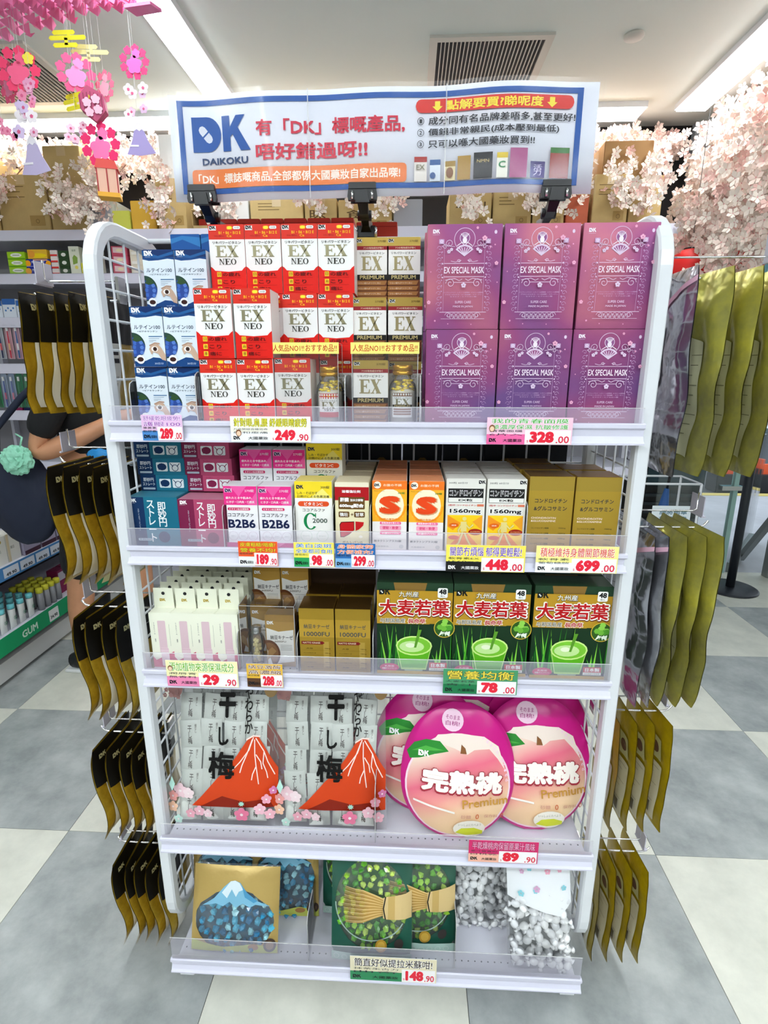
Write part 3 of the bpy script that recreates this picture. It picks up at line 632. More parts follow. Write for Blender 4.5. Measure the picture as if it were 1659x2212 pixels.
# --- blue cartons
HB = .0985
blue = carton('lutein_carton', .0555, .0975, .05, '#12437f', f_blue, 'x', 'carton', 'blue and white lutein cartons', side='#c8d4e0')
for c, x, y, t in ((0, -.3870, .026, 'blue lutein carton, bottom layer, left one'), (0, -.3295, .026, 'blue lutein carton, bottom layer, right one beside the red cartons'), (1, -.3830, .022, 'blue lutein carton, middle layer, left one'), (1, -.3260, .022, 'blue lutein carton, middle layer, right one'), (2, -.3770, .078, 'blue lutein carton, top layer, left one beside the wire side'), (2, -.3200, .078, 'blue lutein carton, top layer, right one half behind red')):
    place(blue, USED, (x, y, z1+HB*c), t)
for c, x, y in ((0, -.377, .079), (0, -.32, .079), (1, -.377, .079), (1, -.32, .079)): ctree(blue, (x, y, z1+HB*c), 'blue lutein carton hidden behind the front stack of blue cartons')
bl = carton('lutein_carton', .0545, .106, .05, '#12437f', lambda P: (P.r(0, 0, 1, 1, '#16559a'), P.p([(0, .85), (.4, .92), (1, .8), (1, .95), (.4, .98), (0, .93)], '#2f7ab8'), P.t('ルテイン100', .5, .66, .82, .07, '#a9cdea', .012)), 'x', 'carton', 'plain blue cartons at the back')
for x, t in ((-.347, 'plain blue carton at the back above the blue stack, left one'), (-.291, 'plain blue carton at the back above the blue stack, right one half hidden by red')):
    place(bl, USED, (x, .132, z1+.2245), t)
bb = carton('lutein_carton', .112, .2235, .05, '#12437f', lambda P: P.r(0, 0, 1, 1, '#12437f'), 'large blue carton hidden behind the blue stack, carrying two smaller ones', 'carton'); bb.location = (-.319, .132, z1)
# --- brown premium cartons
HBR = .1085
br = carton('premium_carton', .0605, .108, .05, '#6d3a22', f_brown, 'x', 'carton', 'white and brown premium vitamin cartons', top='g#b79a4a', side='#e4e0da')
for c, x, y, t in ((1, -.0095, .092, 'premium vitamin carton, middle layer, left one above the yellow header'), (1, .0545, .092, 'premium vitamin carton, middle layer, right one above the yellow header'), (2, -.0080, .145, 'premium vitamin carton, top layer, left one under the sign clip'), (2, .0500, .145, 'premium vitamin carton, top layer, right one beside the pink boxes')):
    place(br, USED, (x, y, z1+HBR*c), t)
for c, x, y in ((0, -.0095, .093), (0, .0545, .093), (0, -.008, .146), (0, .05, .146), (1, -.008, .146), (1, .05, .146)): ctree(br, (x, y, z1+HBR*c), 'premium vitamin carton hidden behind the sample case and front stack')
# --- mask boxes
mk = carton('face_mask_box', .1185, .1585, .05, iris(), f_mask, 'x', 'box', 'pearly pink face mask boxes', flap=False)
for r_, x, t in ((0, .150, 'lower left'), (0, .271, 'lower middle'), (0, .392, 'lower right')): place(mk, USED, (x, .022+.002*r_, z1), t+' pearly pink face mask box of the front pile')
for r_, x, t in ((1, .149, 'upper left'), (1, .271, 'upper middle'), (1, .394, 'upper right')): place(mk, USED, (x, .024, z1+.1592), t+' pearly pink face mask box of the front pile')
for x, y in ((.146, .078), (.271, .078), (.392, .078)):
    for r_ in (0, 1): ctree(mk, (x, y, z1+.1592*r_), 'pearly pink face mask box half hidden behind the front pile')
# --- sample display cases
def acry(m, w_, d, h_):
    x = w_/2; V = [(-x, 0, 0), (x, 0, 0), (x, d, 0), (-x, d, 0), (-x, 0, h_), (x, 0, h_), (x, d, h_), (-x, d, h_)]
    m.add(V, [(0, 1, 5, 4), (1, 2, 6, 5), (3, 0, 4, 7), (4, 5, 6, 7)], CLEAR); ef = film('edge_film', '#ffffff', .5)
    for a, b in ((0, 4), (1, 5), (4, 5), (5, 6), (4, 7), (0, 1), (2, 6)): m.tube([V[a], V[b]], .0006, ef, 4)
def pillbottle(parent, x, y, z, h, r, label_f, capc):
    m = MB(); m.lathe([(r*.96, 0), (r, .004), (r, h*.6), (r*.93, h*.68), (r*.62, h*.78), (r*.62, h*.84)], film('bottle_glass', '#f4f6f6', .08), 20); b = m.build('bottle', parent, (x, y, z))
    m = MB(); m.lathe([(r*.9, .003), (r*.9, h*.56), (r*.5, h*.6)], mat('pill_white', '#efece2', .6), 14); m.build('pill_fill', b)
    m = MB(); m.lathe([(r*.7, h*.84), (r*.72, h*.85), (r*.72, h*.9), (r*.66, h*.905), (r*.72, h*.91), (r*.72, h), (r*.6, h*1.005)], capc, 20); m.build('cap', b)
    m = MB(); rn = random.Random(5)
    for k in range(38):
        a = rn.uniform(0, 6.28); q = rn.uniform(.2, .78)*r; zz = h*rn.uniform(.58, .76)
        q = min(q, r*.85*(1-(zz/h-.55)*1.4)); bm = bmesh.new(); bmesh.ops.create_icosphere(bm, subdivisions=1, radius=.0042)
        bmesh.ops.scale(bm, vec=(1, 1, .6), verts=bm.verts); bmesh.ops.translate(bm, vec=(q*math.cos(a), q*math.sin(a), zz), verts=bm.verts); m.bm(bm, mat('pill_yellow', '#ffe21a', .4), True)
    o = m.build('pills', b); o['kind'] = 'stuff'
    P = Print(r*1.5, h*.42); label_f(P); P.build('bottle_label', b, warp=lambda c: Vector((r*1.005*math.sin(c.x/r), -r*1.005*math.cos(c.x/r)+c.y, c.z)), sub=.006, z=h*.12)
    return b
def lab1(P): P.r(0, 0, 1, 1, '#f3f3f1'); P.r(0, .78, 1, 1, '#c8202a'); P.t('B1・B6・B12', .55, .9, .6, .08, '#ffc21f', .01); P.t('リキパワービタミン', .5, .7, .85, .07, '#222222', .01); P.ser('EX', .5, .5, .7, .3, '#8a8468'); P.ser('NEO', .5, .3, .45, .09, '#3d3a34'); P.r(0, 0, 1, .22, '#c8202a')
def lab2(P): P.r(0, 0, 1, 1, '#f3f3f1'); P.r(0, .86, 1, 1, 'g#8a5a3a'); P.t('リキパワービタミン', .5, .8, .8, .06, '#222222', .01); P.ser('EX', .5, .64, .7, .24, '#8a8468'); P.r(0, .42, 1, .52, '#1c1a18'); P.t('PREMIUM', .5, .47, .8, .07, '#c6b27a', .02); [P.r(.05, v, .95, v+.07, '#8a5634') for v in (.3, .2, .1)]
def case(name, x, y, w_, h_, hdr, label):
    t = empty(name, (x, y, z1), label, 'display case')
    m = MB(); q = .0012; d = .06
    acry(m, w_, d, h_)
    m.build('acrylic_shell', t)
    if hdr:
        P = Print(w_+.004, .0185); P.r(0, 0, 1, 1, '#f6ef7e'); P.t('人気品NO1!!', .26, .5, .46, .62, '#c8321c', .012); P.t('おすすめ品!!', .74, .5, .46, .62, '#c8321c', .012); h = P.build('header_card', t, y=-.0006, z=h_-.0175)
    return t
c1 = case('sample_case', -.1145, .024, .112, .1375, 1, 'clear sample case with yellow header, red carton and pill bottle inside')
c2 = case('sample_case', .0215, .024, .112, .1375, 1, 'clear sample case with yellow header, brown carton and pill bottle inside')
ctree(red, (-.1385, .030, z1+.0012), 'red vitamin carton inside the first sample case')
ctree(br, (-.0035, .030, z1+.0012), 'premium vitamin carton inside the second sample case')
GC = mat('gold_cap', '#c99a34', .3, .8)
b1 = empty('sample_bottle', (-.0775, .055, z1+.0012), 'glass pill bottle with gold cap and red label inside the first sample case', 'bottle'); pillbottle(b1, 0, 0, 0, .097, .0245, lab1, GC)
b2 = empty('sample_bottle', (.0515, .055, z1+.0012), 'glass pill bottle with gold cap and brown label inside the second sample case', 'bottle'); pillbottle(b2, 0, 0, 0, .100, .0245, lab2, GC)

# ---------------------------------------------------------------- shelf 2
z2 = SURF[1]+.0006
def series(proto, lst):
    for x, y, z, t in lst: place(proto, USED, (x, y, z), t)
teal = carton('laxative_carton', .0945, .095, .11, '#1f6f86', f_teal('#10305a', '#1a6c84', 'ミント'), 'teal and navy upright carton with white vertical lettering at the left end', 'carton', None, top='#2b7b92'); teal.location = (-.4085, .022, z2)
pinkc = carton('laxative_carton', .0915, .092, .11, '#a83a62', f_teal('#7d1f48', '#b1466a', 'ピーチ'), 'rose and maroon upright carton with white vertical lettering', 'carton', None, top='#c27a90'); pinkc.location = (-.3150, .022, z2)
tl = carton('laxative_carton', .0915, .0315, .095, '#1d6a80', f_lid('#10305a', '#1a6c84'), 'x', 'carton', 'teal cartons lying in a pile'); pl = carton('laxative_carton', .091, .0315, .095, '#a83a62', f_lid('#7d1f48', '#b1466a'), 'x', 'carton', 'rose cartons lying in a pile')
for k in range(3):
    place(tl, USED, (-.4085+.003*(2-k)-.004, .075, z2+.0955+.032*k), ('lowest', 'middle', 'topmost')[k]+' of the teal cartons piled on the teal upright one'); place(pl, USED, (-.3165+.003*(2-k)-.004, .075, z2+.0955+.032*k), ('lowest', 'middle', 'topmost')[k]+' of the rose cartons piled on the rose upright one')
bb6 = carton('b2b6_carton', .0615, .118, .05, '#f4f3f5', f_b2b6, 'x', 'carton', 'pink and white vitamin cartons', side='#f0ecee')
series(bb6, [(-.2425, .022, z2, 'pink and white vitamin carton in the front row, left one'), (-.1790, .022, z2, 'pink and white vitamin carton in the front row, right one'), (-.2270, .080, z2+.0585+.0, 'pink and white vitamin carton raised at the back, left one'), (-.1630, .080, z2+.0585, 'pink and white vitamin carton raised at the back, right one')])
m = MB(); m.box(-.065, 0, 0, .065, .12, .0575, ink('#8c3a60')); o = m.build('riser_box', None, (-.195, .078, z2)); setp(o, 'dark pink carton lying under the raised vitamin cartons at the back', 'carton')
cc = carton('vitamin_c_carton', .068, .128, .058, '#f6f5ef', f_c2000, 'x', 'carton', 'yellow topped vitamin cartons', top='#f3e27a', side='#f0eee2')
series(cc, [(-.1080, .022, z2, 'yellow topped white vitamin carton with large green letter in the front row'), (-.0960, .084, z2+.06, 'yellow topped white vitamin carton raised at the back in shade')])
m = MB(); m.box(-.03, 0, 0, .03, .1, .059, ink('#d9cf7a')); o = m.build('riser_box', None, (-.098, .084, z2)); setp(o, 'pale yellow carton lying under the raised vitamin carton', 'carton')
lv = carton('liver_tonic_carton', .0615, .127, .055, '#efe6bd', f_liver, 'x', 'carton', 'cream and dark red tonic cartons in a file', top='#efe3c0')
series(lv, [(-.0378, .022+.057*k, z2, ('front', 'second', 'third', 'rearmost')[k]+' of the file of cream and dark red tonic cartons') for k in range(4)])
sc = carton('stomach_carton', .0625, .131, .055, '#f5f1ee', f_s, 'x', 'carton', 'orange and white stomach medicine cartons', top='#f1a070')
series(sc, [(.0305, .022+.057*k, z2, ('front', 'second', 'third', 'rearmost')[k]+' of the left file of orange and white cartons with a big red letter') for k in range(4)]+[(.0970, .020+.057*k, z2, ('front', 'second', 'third', 'rearmost')[k]+' of the right file of orange and white cartons with a big red letter') for k in range(4)])
ch = carton('joint_carton', .0695, .136, .06, '#e9e7df', f_chon, 'x', 'carton', 'white and orange joint supplement cartons', top='#e4e2da')
series(ch, [(.1670, .022+.062*k, z2, ('front', 'middle', 'rear')[k]+' of the left file of white joint supplement cartons with a walking figure') for k in range(3)]+[(.2395, .022+.062*k, z2, ('front', 'middle', 'rear')[k]+' of the right file of white joint supplement cartons with a walking figure') for k in range(3)])
P_ = Print(.06, .012)
gd = carton('gold_joint_carton', .0785, .141, .065, 'g#c8a038', f_chg, 'x', 'carton', 'plain gold foil joint supplement cartons', top='g#8a6220')
series(gd, [(.3185, .024, z2, 'gold foil carton, front left of the pair at the right end'), (.3995, .022, z2, 'gold foil carton, front right of the pair at the right end'), (.3140, .094, z2, 'gold foil carton behind the front left gold one'), (.3960, .094, z2, 'gold foil carton behind the front right gold one'), (.312, .162, z2, 'rearmost gold foil carton of the left file')])

# ---------------------------------------------------------------- shelf 3
z3 = SURF[2]+.0006
lip = carton('lip_cream_carton', .044, .118, .026, '#eff0dc', f_lip, 'x', 'carton', 'cream coloured lip care cartons with hanging tabs', side='#e4e5cf')
P = Print(.04, .04); 
m = MB(); hole = [(-.0215, 0), (.0215, 0), (.0205, .044), (-.0205, .044)]
m.prism([(-.0205, 0), (.0205, 0), (.0195, .042), (-.0195, .042)], .0245, .0252, ink('#eceed8')); tb = m.build('hang_tab', lip, (0, 0, .118))
m = MB(); m.lathe([(.0035, 0), (.0035, .0004)], mat('hole_dark'), 10); q = m.build('hang_hole', tb, (0, .0243, .031), rot=(R(90), 0, 0))
P = Print(.02, .01); P.dk(.1, .1, .006, 'g#d9b83a', '#eceed8'); P.build('gold_logo', tb, y=.0243, z=.013)
k = 0
for row in range(8):
    for c in range(4):
        where = ('leftmost', 'second', 'third', 'rightmost')[c]; rr_ = ('front row', 'second row', 'third row', 'fourth row', 'fifth row', 'sixth row', 'seventh row', 'rearmost row')[row]
        place(lip, USED, (-.4190+.044*c+.0, .022+.031*row, z3), f'lip care carton with hanging tab, {where} of the {rr_}')
def nattocase():
    t = empty('sample_case', (-.2075, .024, z3), 'clear sample case holding a natto carton and a capsule bottle', 'display case'); w_, h_, d = .108, .136, .055; q = .0012; m = MB()
    acry(m, w_, d, h_)
    m.build('acrylic_shell', t)
nattocase()
nt_ = carton('natto_carton', .0575, .112, .03, 'g#b58b3a', f_natto, 'x', 'carton', 'brown and white natto supplement cartons', top='g#9a7430')
series(nt_, [(-.1855, .034, z3+.0012, 'natto carton inside the clear sample case'), (-.2280, .112, z3+.076, 'natto carton raised at the back, left one'), (-.1690, .112, z3+.076, 'natto carton raised at the back, right one'), (-.2290, .083, z3, 'natto carton standing behind the sample bottle')])
m = MB(); m.box(-.06, 0, 0, .06, .1, .0755, ink('#5a4026')); o = m.build('riser_box', None, (-.198, .113, z3)); setp(o, 'brown carton lying under the raised natto cartons', 'carton')
t = empty('capsule_bottle', (-.2360, .045, z3+.0012), 'small glass tube of pale capsules with silver cap in the sample case', 'bottle')
m = MB(); m.lathe([(.011, 0), (.0122, .002), (.0122, .06), (.009, .066), (.009, .07)], film('bottle_glass'), 16); b = m.build('bottle', t)
m = MB(); m.lathe([(.0098, .068), (.0100, .069), (.0100, .081), (.0092, .082)], mat('silver_cap', '#c8cacc', .25, .9), 16); m.build('cap', b)
cap0 = None; rn = random.Random(9)
for k in range(36):
    if cap0 is None:
        m = MB(); m.tube([(-.003, 0, 0), (-.0022, 0, 0), (.0022, 0, 0), (.003, 0, 0)], [.0014, .0028, .0028, .0014], mat('capsule_cream', '#efe0a0', .4), 8); cap0 = m.build('capsule', b); c_ = cap0
    else: c_ = inst(cap0, b)
    a = rn.uniform(0, 6.28); q = rn.uniform(.001, .0078); c_.location = (q*math.cos(a), q*math.sin(a), .004+.0014*k); c_.rotation_euler = (rn.uniform(0, 3), rn.uniform(0, 3), rn.uniform(0, 3))
gn = carton('gold_natto_carton', .068, .1345, .06, 'g#8a6420', f_gold(['納豆キナーゼ', '10000FU'], 'NATTO KINASE', 5), 'x', 'carton', 'gold natto cartons', top='g#5a3f18')
series(gn, [(-.1100, .022, z3, 'gold natto carton, front left one'), (-.0395, .022, z3, 'gold natto carton, front right one beside the green boxes'), (-.108, .09, z3, 'gold natto carton behind the front left one'), (-.0375, .09, z3, 'gold natto carton behind the front right one')])
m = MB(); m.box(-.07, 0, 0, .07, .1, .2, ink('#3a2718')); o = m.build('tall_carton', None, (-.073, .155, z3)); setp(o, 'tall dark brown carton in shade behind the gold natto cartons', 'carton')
ao = carton('green_juice_box', .1435, .1905, .055, '#1c3a20', f_aojiru, 'x', 'box', 'green barley juice boxes', flap=False)
series(ao, [(.0790, .024, z3, 'green juice box, left one of the three in front'), (.2245, .024, z3, 'green juice box, middle one of the three in front'), (.3745, .022, z3, 'green juice box, right one of the three in front'), (.0800, .082, z3, 'green juice box behind the left one'), (.2260, .082, z3, 'green juice box behind the middle one'), (.3740, .080, z3, 'green juice box behind the right one')])

# ---------------------------------------------------------------- bags
def pprof(u, v, pw=.55):
    u = min(max(u, 0), 1); v = min(max(v, 0), 1)
    return (max(math.sin(PI*u), 0)**pw)*(max(math.sin(PI*v), 0)**pw)
def bag(name, outline, w, h, bulge, matl, nu=22, nv=26, wr=.0, seed=0, parent=None, back=.35, fold=0., bend=0.):
    """pillow bag. outline(v)->(ul,ur) in 0..1; front bulges to -y"""
    m = MB()
    def wav(uu, v):
        return (noise.noise(Vector((uu*3+seed, v*3.5, seed*1.7)))+.35*noise.noise(Vector((uu*6+seed, v*6, seed))))*wr+fold*noise.noise(Vector((uu*5+v*1.5+seed, v*1.3, seed*.7)))
    def cen(uu, v): return bend*(noise.noise(Vector((seed*2.3, v*1.9, uu*.7)))*(1.2-v)+.5*noise.noise(Vector((seed+5, v*4, uu*2)))*(1-v))
    def pt(u, v, s):
        l, r_ = outline(v); uu = l+(r_-l)*u; nn = wav(uu, v)
        k = bulge if s < 0 else bulge*back
        return ((uu-.5)*w, s*(k*pprof(u, v)+.0008)+nn*pprof(u, v, .3)*(1 if s < 0 else .4)+cen(uu, v), v*h)
    for s in (-1, 1):
        vs = [pt(i/nu, j/nv, s) for j in range(nv+1) for i in range(nu+1)]
        fs = [(j*(nu+1)+i, j*(nu+1)+i+1, (j+1)*(nu+1)+i+1, (j+1)*(nu+1)+i) if s < 0 else (j*(nu+1)+i, (j+1)*(nu+1)+i, (j+1)*(nu+1)+i+1, j*(nu+1)+i+1) for j in range(nv) for i in range(nu)]
        m.add(vs, fs, matl, True)
    o = m.build(name, parent, fixn=False)
    def warp(co, lift=.0):
        v = min(max(co.z/h, 0), 1); uu = co.x/w+.5; l, r_ = outline(v); u = (uu-l)/max(r_-l, 1e-4); u = min(max(u, 0.0), 1.0)
        return Vector((co.x, -(bulge*pprof(u, v)+.0008)+wav(uu, v)*pprof(u, v, .3)+cen(uu, v)+co.y, co.z))
    return o, warp
rect = lambda v: (0, 1)
# plum bags
z4 = SURF[3]+.0006
sachet_me = None
def plumbag(x, y, z, lean, label, seed):
    global sachet_me
    w, h = .246, .335
    ol = lambda v: (0+.03*v, 1-.03*v)
    o, wp = bag('dried_plum_bag', ol, w, h, .020, BAGF, wr=.003, seed=seed)
    setp(o, label, 'bag', 'clear bags of dried plums'); o.location = (x, y, z); o.rotation_euler = (R(lean), 0, 0)
    rn = random.Random(seed)
    for r_ in range(5):
        for c in range(4):
            if sachet_me is None:
                s, sw = bag('sachet', rect, .046, .062, .006, mat('sachet_film', '#dfe3dc', .35, var=.12, vscale=20), 8, 10, .001, 3); sachet_me = s
                P = Print(.046, .062, .0001); P.t('干し梅', .5, .5, .2, .66, '#3a2a24', .012, True); P.t('種なし', .78, .72, .09, .3, '#5a4a44', .0, True); P.build('sachet_print', s, warp=sw, sub=.02)
                s.parent = o; sx = s
            else:
                sx = sachet_me.copy(); COL.objects.link(sx); sx.parent = o
                d = sachet_me.children[0].copy(); COL.objects.link(d); d.parent = sx
            sx.location = (-.073+.0485*c+rn.uniform(-.003, .003), -.004-.002*(r_ % 2), .010+.055*r_+rn.uniform(-.003, .003)); sx.rotation_euler = (0, rn.uniform(-.08, .08), 0)
    P = Print(w, h, .0002)
    RD = '#d6451a'
    P.p([(.22, .14), (.30, .20), (.38, .27), (.46, .34), (.55, .405), (.64, .50), (.72, .59), (.76, .62), (.82, .62), (.86, .57), (.93, .47), (.985, .40), (.985, .14)], RD)
    P.p([(.3, .14), (.5, .22), (.7, .18), (.9, .2), (.95, .14)], '#8d2412')
    for q in ([(.78, .615), (.74, .53), (.66, .45), (.56, .37)], [(.77, .6), (.72, .5), (.68, .43), (.66, .38)], [(.79, .6), (.79, .5), (.8, .42), (.82, .3)], [(.8, .5), (.84, .45), (.85, .4)], [(.80, .61), (.87, .52), (.9, .45), (.96, .36)], [(.8, .42), (.77, .37), (.76, .33)], [(.87, .52), (.86, .44), (.89, .38), (.9, .34)]):
        P.line(q, .0022, '#ffe6dc')
    P.line([(.72, .60), (.78, .625), (.84, .62)], .003, '#ffe6dc')
    P.t('干', .55, .82, .15, .16, '#0c0b0b', .05); P.t('し', .52, .62, .09, .12, '#0c0b0b', .03); P.t('梅', .5, .43, .23, .18, '#0c0b0b', .032); P.t('やわらか', .74, .79, .07, .3, '#1a1716', .02, True)
    for u, v, r_, c in ((.12, .24, .017, '#f3cfd6'), (.2, .23, .013, '#f6dfe2'), (.05, .2, .012, '#f0a6a0'), (.05, .13, .012, '#f6c8a8'), (.3, .12, .012, '#f0b9c6'), (.22, .1, .011, '#eeacba'), (.38, .11, .01, '#f6d6dc'), (.68, .11, .016, '#ea7f9f'), (.84, .15, .013, '#f5c3cf'), (.9, .22, .011, '#eea6b8'), (.93, .12, .012, '#f3b7c4'), (.96, .28, .009, '#d87fae'), (.12, .07, .01, '#bfe0d4'), (.6, .17, .0, '#a9dccb')):
        if r_: flower(P, u, v, r_, c, '#fbe9ea')
    P.p([(.69+.03*(1 if k % 2 else .55)*math.cos(k*PI/8), .2+.02*(1 if k % 2 else .55)*math.sin(k*PI/8)) for k in range(16)], '#a9dccb'); P.p([(.04, .3), (.07, .26), (.1, .31), (.07, .36)], '#b9e4d6')
    P.e(.1, .93, .017, .02, '#b98a86'); P.e(.94, .94, .014, .018, '#a8885a')
    for k in range(10): flower(P, .08+rn.uniform(-.06, .08), .93+rn.uniform(-.05, .04), .005, rn.choice(['#c79a9a', '#b88888', '#a87f7c']))
    P.build('printed_film', o, warp=wp, sub=.010, y=-.0006)
    return o
plumbag(-.3300, .032, z4, -12, 'clear dried plum bag with red mountain print, left one', 3)
plumbag(-.0960, .034, z4, -12, 'clear dried plum bag with red mountain print, right one', 8)
plumbag(-.3200, .100, z4, -8, 'clear dried plum bag standing behind the left plum bag', 13)
plumbag(-.0950, .110, z4, -8, 'clear dried plum bag standing behind the right plum bag', 17)
# peach bags
def peachmat():
    m = bpy.data.materials.new('peach_print'); m.use_nodes = True; nt = m.node_tree; b = nt.nodes['Principled BSDF']; b.inputs['Roughness'].default_value = .3
    tc = nt.nodes.new('ShaderNodeTexCoord'); sp = nt.nodes.new('ShaderNodeSeparateXYZ'); nt.links.new(tc.outputs['Object'], sp.inputs[0])
    n = nt.nodes.new('ShaderNodeTexNoise'); n.inputs['Scale'].default_value = 9; nt.links.new(tc.outputs['Object'], n.inputs['Vector'])
    a = nt.nodes.new('ShaderNodeMath'); a.operation = 'MULTIPLY_ADD'; a.inputs[1].default_value = .05; nt.links.new(n.outputs['Fac'], a.inputs[0]); nt.links.new(sp.outputs['Z'], a.inputs[2])
    x = nt.nodes.new('ShaderNodeMath'); x.operation = 'MULTIPLY_ADD'; x.inputs[1].default_value = -.45; nt.links.new(sp.outputs['X'], x.inputs[0]); nt.links.new(a.outputs[0], x.inputs[2])
    r = nt.nodes.new('ShaderNodeValToRGB'); nt.links.new(x.outputs[0], r.inputs['Fac']); e = r.color_ramp.elements
    e[0].position = .03; e[0].color = (*rgb('#f0d3a0'), 1); e[1].position = .245; e[1].color = (*rgb('#f4dcc8'), 1)
    for p_, c in ((.09, '#f2c9a4'), (.13, '#ee9a94'), (.175, '#ea6c86'), (.21, '#f0a9a4')): q = e.new(p_); q.color = (*rgb(c), 1)
    nt.links.new(r.outputs['Color'], b.inputs['Base Color']); return m
PEACH = peachmat()
def peachbag(x, y, z, lean, rz, label, seed, roll=0):
    w, h = .242, .292
    def ol(v):
        q = (v-.47)/.53 if v > .47 else (v-.47)/.47; s = math.sqrt(max(0, 1-abs(q)**2.2)); s = max(s, .16); return (.5-.5*s, .5+.5*s)
    o, wp = bag('dried_peach_bag', ol, w, h, .028, mat('magenta_film', '#cf1185', .28, bump=.1, bscale=14), 34, 36, .006, seed)
    setp(o, label, 'bag', 'round magenta bags of dried peach'); o.location = (x, y, z); o.rotation_euler = (R(lean), R(roll), rz)
    P = Print(w, h, .00022); N = 40
    def peach(s_, c):
        pts = []
        for k in range(N):
            a = 2*PI*k/N; rx, ry = .46*s_, .385*s_; q = 1-.0*math.cos(a)
            pts.append((.5+rx*math.cos(a)*q, .415+ry*math.sin(a)))
        P.p(pts, c)
    peach(1.0, '#f7d9e4'); peach(.965, PEACH)
    P.p([(.2, .66), (.3, .72), (.45, .69), (.56, .655), (.62, .69), (.75, .70), (.83, .63), (.9, .55), (.83, .72), (.7, .785), (.5, .80), (.3, .775)], '#f6e5d8')
    P.p([(.04, .63), (.1, .70), (.2, .735), (.32, .73), (.4, .665), (.28, .64), (.16, .60), (.07, .58)], '#2d8a33'); P.p([(.08, .64), (.2, .69), (.36, .67), (.2, .655)], '#4fae46')
    P.p([(.5, .66), (.505, .725), (.54, .70), (.555, .66)], '#8a5a34')
    P.dk(.14, .615, .012, '#ffffff', '#2d8a33')
    P.c(.42, .885, .0225, '#f3cfe2', 20); P.t('そのまま', .42, .905, .12, .03, '#b04a86', .01); P.t('白桃!', .42, .865, .12, .032, '#b04a86', .01)
    for i, ch_ in enumerate('Peach Dried'):
        a = R(62-5.4*i); P.t(ch_, .49+.435*math.cos(a), .43+.39*math.sin(a), .022, .024, '#fbd9ea', .01, rot=a-PI/2) if ch_ != ' ' else None
    P.t('完熟桃', .53, .46, .72, .185, '#a8303f', .075); P.t('完熟桃', .53, .465, .70, .165, '#fff6ec', .05)
    P.t('Premium', .74, .325, .4, .065, '#c9923a', .015, rot=.1); P.p([(.12, .29), (.48, .235), (.48, .25), (.12, .305)], '#f6efe8'); P.t('砂糖', .58, .215, .09, .03, '#d9a08a', .01); P.t('0', .68, .215, .03, .04, '#d4663a', .01); P.t('保存料', .8, .215, .12, .025, '#d9a08a', .01); P.t('0', .9, .215, .03, .04, '#d4663a', .01)
    P.e(.62, .115, .034, .021, '#f2ece0', 18); P.t('いっしょにたべよう', .62, .15, .2, .02, '#8a8a70', .0); P.p([(.5, .08), (.55, .12), (.66, .125), (.74, .1), (.74, .07), (.6, .06)], '#d3da3a')
    P.build('printed_film', o, warp=wp, sub=.0075, y=-.0006)
    return o
peachbag(.1030, .085, z4+.003, -14, 0, 'round magenta dried peach bag, back left one half hidden', 5, 4)
peachbag(.3450, .050, z4+.001, -16, 0, 'round magenta dried peach bag, right one beside the wire side', 9)
peachbag(.1700, .022, z4, -14, 0, 'round magenta dried peach bag, front centre one', 2, 3)
peachbag(.3600, .135, z4+.012, -8, 0, 'round magenta dried peach bag standing behind the right one', 12)
peachbag(.1800, .150, z4+.012, -8, 0, 'round magenta dried peach bag standing behind the centre one', 15)

# candy bags on the bottom shelf
z5 = SURF[4]+.0006
CB = []
for i, c in enumerate(('#2a93c0', '#4fb6d6', '#17709e', '#9fdce6')): CB.append(mat('candy_blue%d' % i, c, .12, 0, .8, coat=.6))
CG = [mat('candy_green%d' % i, c, .15, 0, .8, coat=.6) for i, c in enumerate(('#6cc42a', '#a6e03a', '#3f9a22', '#d4f06a'))]
CW = [mat('candy_white%d' % i, c, .3, 0, .6, coat=.3) for i, c in enumerate(('#f2f2f4', '#e0e1e4', '#fafafa'))]
def gem(m_, r, seed):
    rn = random.Random(seed); bm = bmesh.new(); bmesh.ops.create_icosphere(bm, subdivisions=1, radius=r)
    for v in bm.verts: v.co *= rn.uniform(.7, 1.2)
    q = MB(); q.bm(bm, m_); return q.mesh('candy')
def wcandy(m_, seed):
    rn = random.Random(seed); q = MB(); L = .0105; q.tube([(-L*1.6, .001, 0), (-L*1.2, 0, 0), (-L, 0, 0), (-L*.8, 0, 0), (-L*.4, 0, 0), (L*.1, 0, 0), (L*.5, 0, 0), (L*.85, 0, 0), (L, 0, 0), (L*1.25, 0, .0), (L*1.6, -.001, 0)], [.0065, .004, .0022, .0055, .0082, .0092, .0082, .0052, .0022, .004, .0065], m_, 9); return q.mesh('candy')
GB = [gem(CB[i % 4], .0085, i) for i in range(8)]; GG = [gem(CG[i % 4], .0075, i+20) for i in range(8)]; GW = [wcandy(CW[i % 3], i) for i in range(6)]
def fillc(parent, meshes, n, seed, test, w, h, yf, jx=.5):
    rn = random.Random(seed); k = 0; tries = 0; pts = []
    dmin = w*h; dmin = .7*math.sqrt(w*h/n)
    while k < n and tries < n*60:
        tries += 1; u, v = rn.random(), rn.random()
        if not test(u, v): continue
        p = ((u-.5)*w, v*h)
        if any((p[0]-q[0])**2+(p[1]-q[1])**2 < dmin**2 for q in pts): continue
        pts.append(p); o = bpy.data.objects.new('candy', rn.choice(meshes)); COL.objects.link(o); o.parent = parent
        o.location = (p[0], yf(u, v)+rn.uniform(-.003, .003), p[1]); o.rotation_euler = (rn.uniform(-.35, .35), rn.uniform(0, 6.28), rn.uniform(-.35, .35)); k += 1
KR = mat('kraft_film', '#bfa25c', .35, .25, bump=.15, bscale=25)
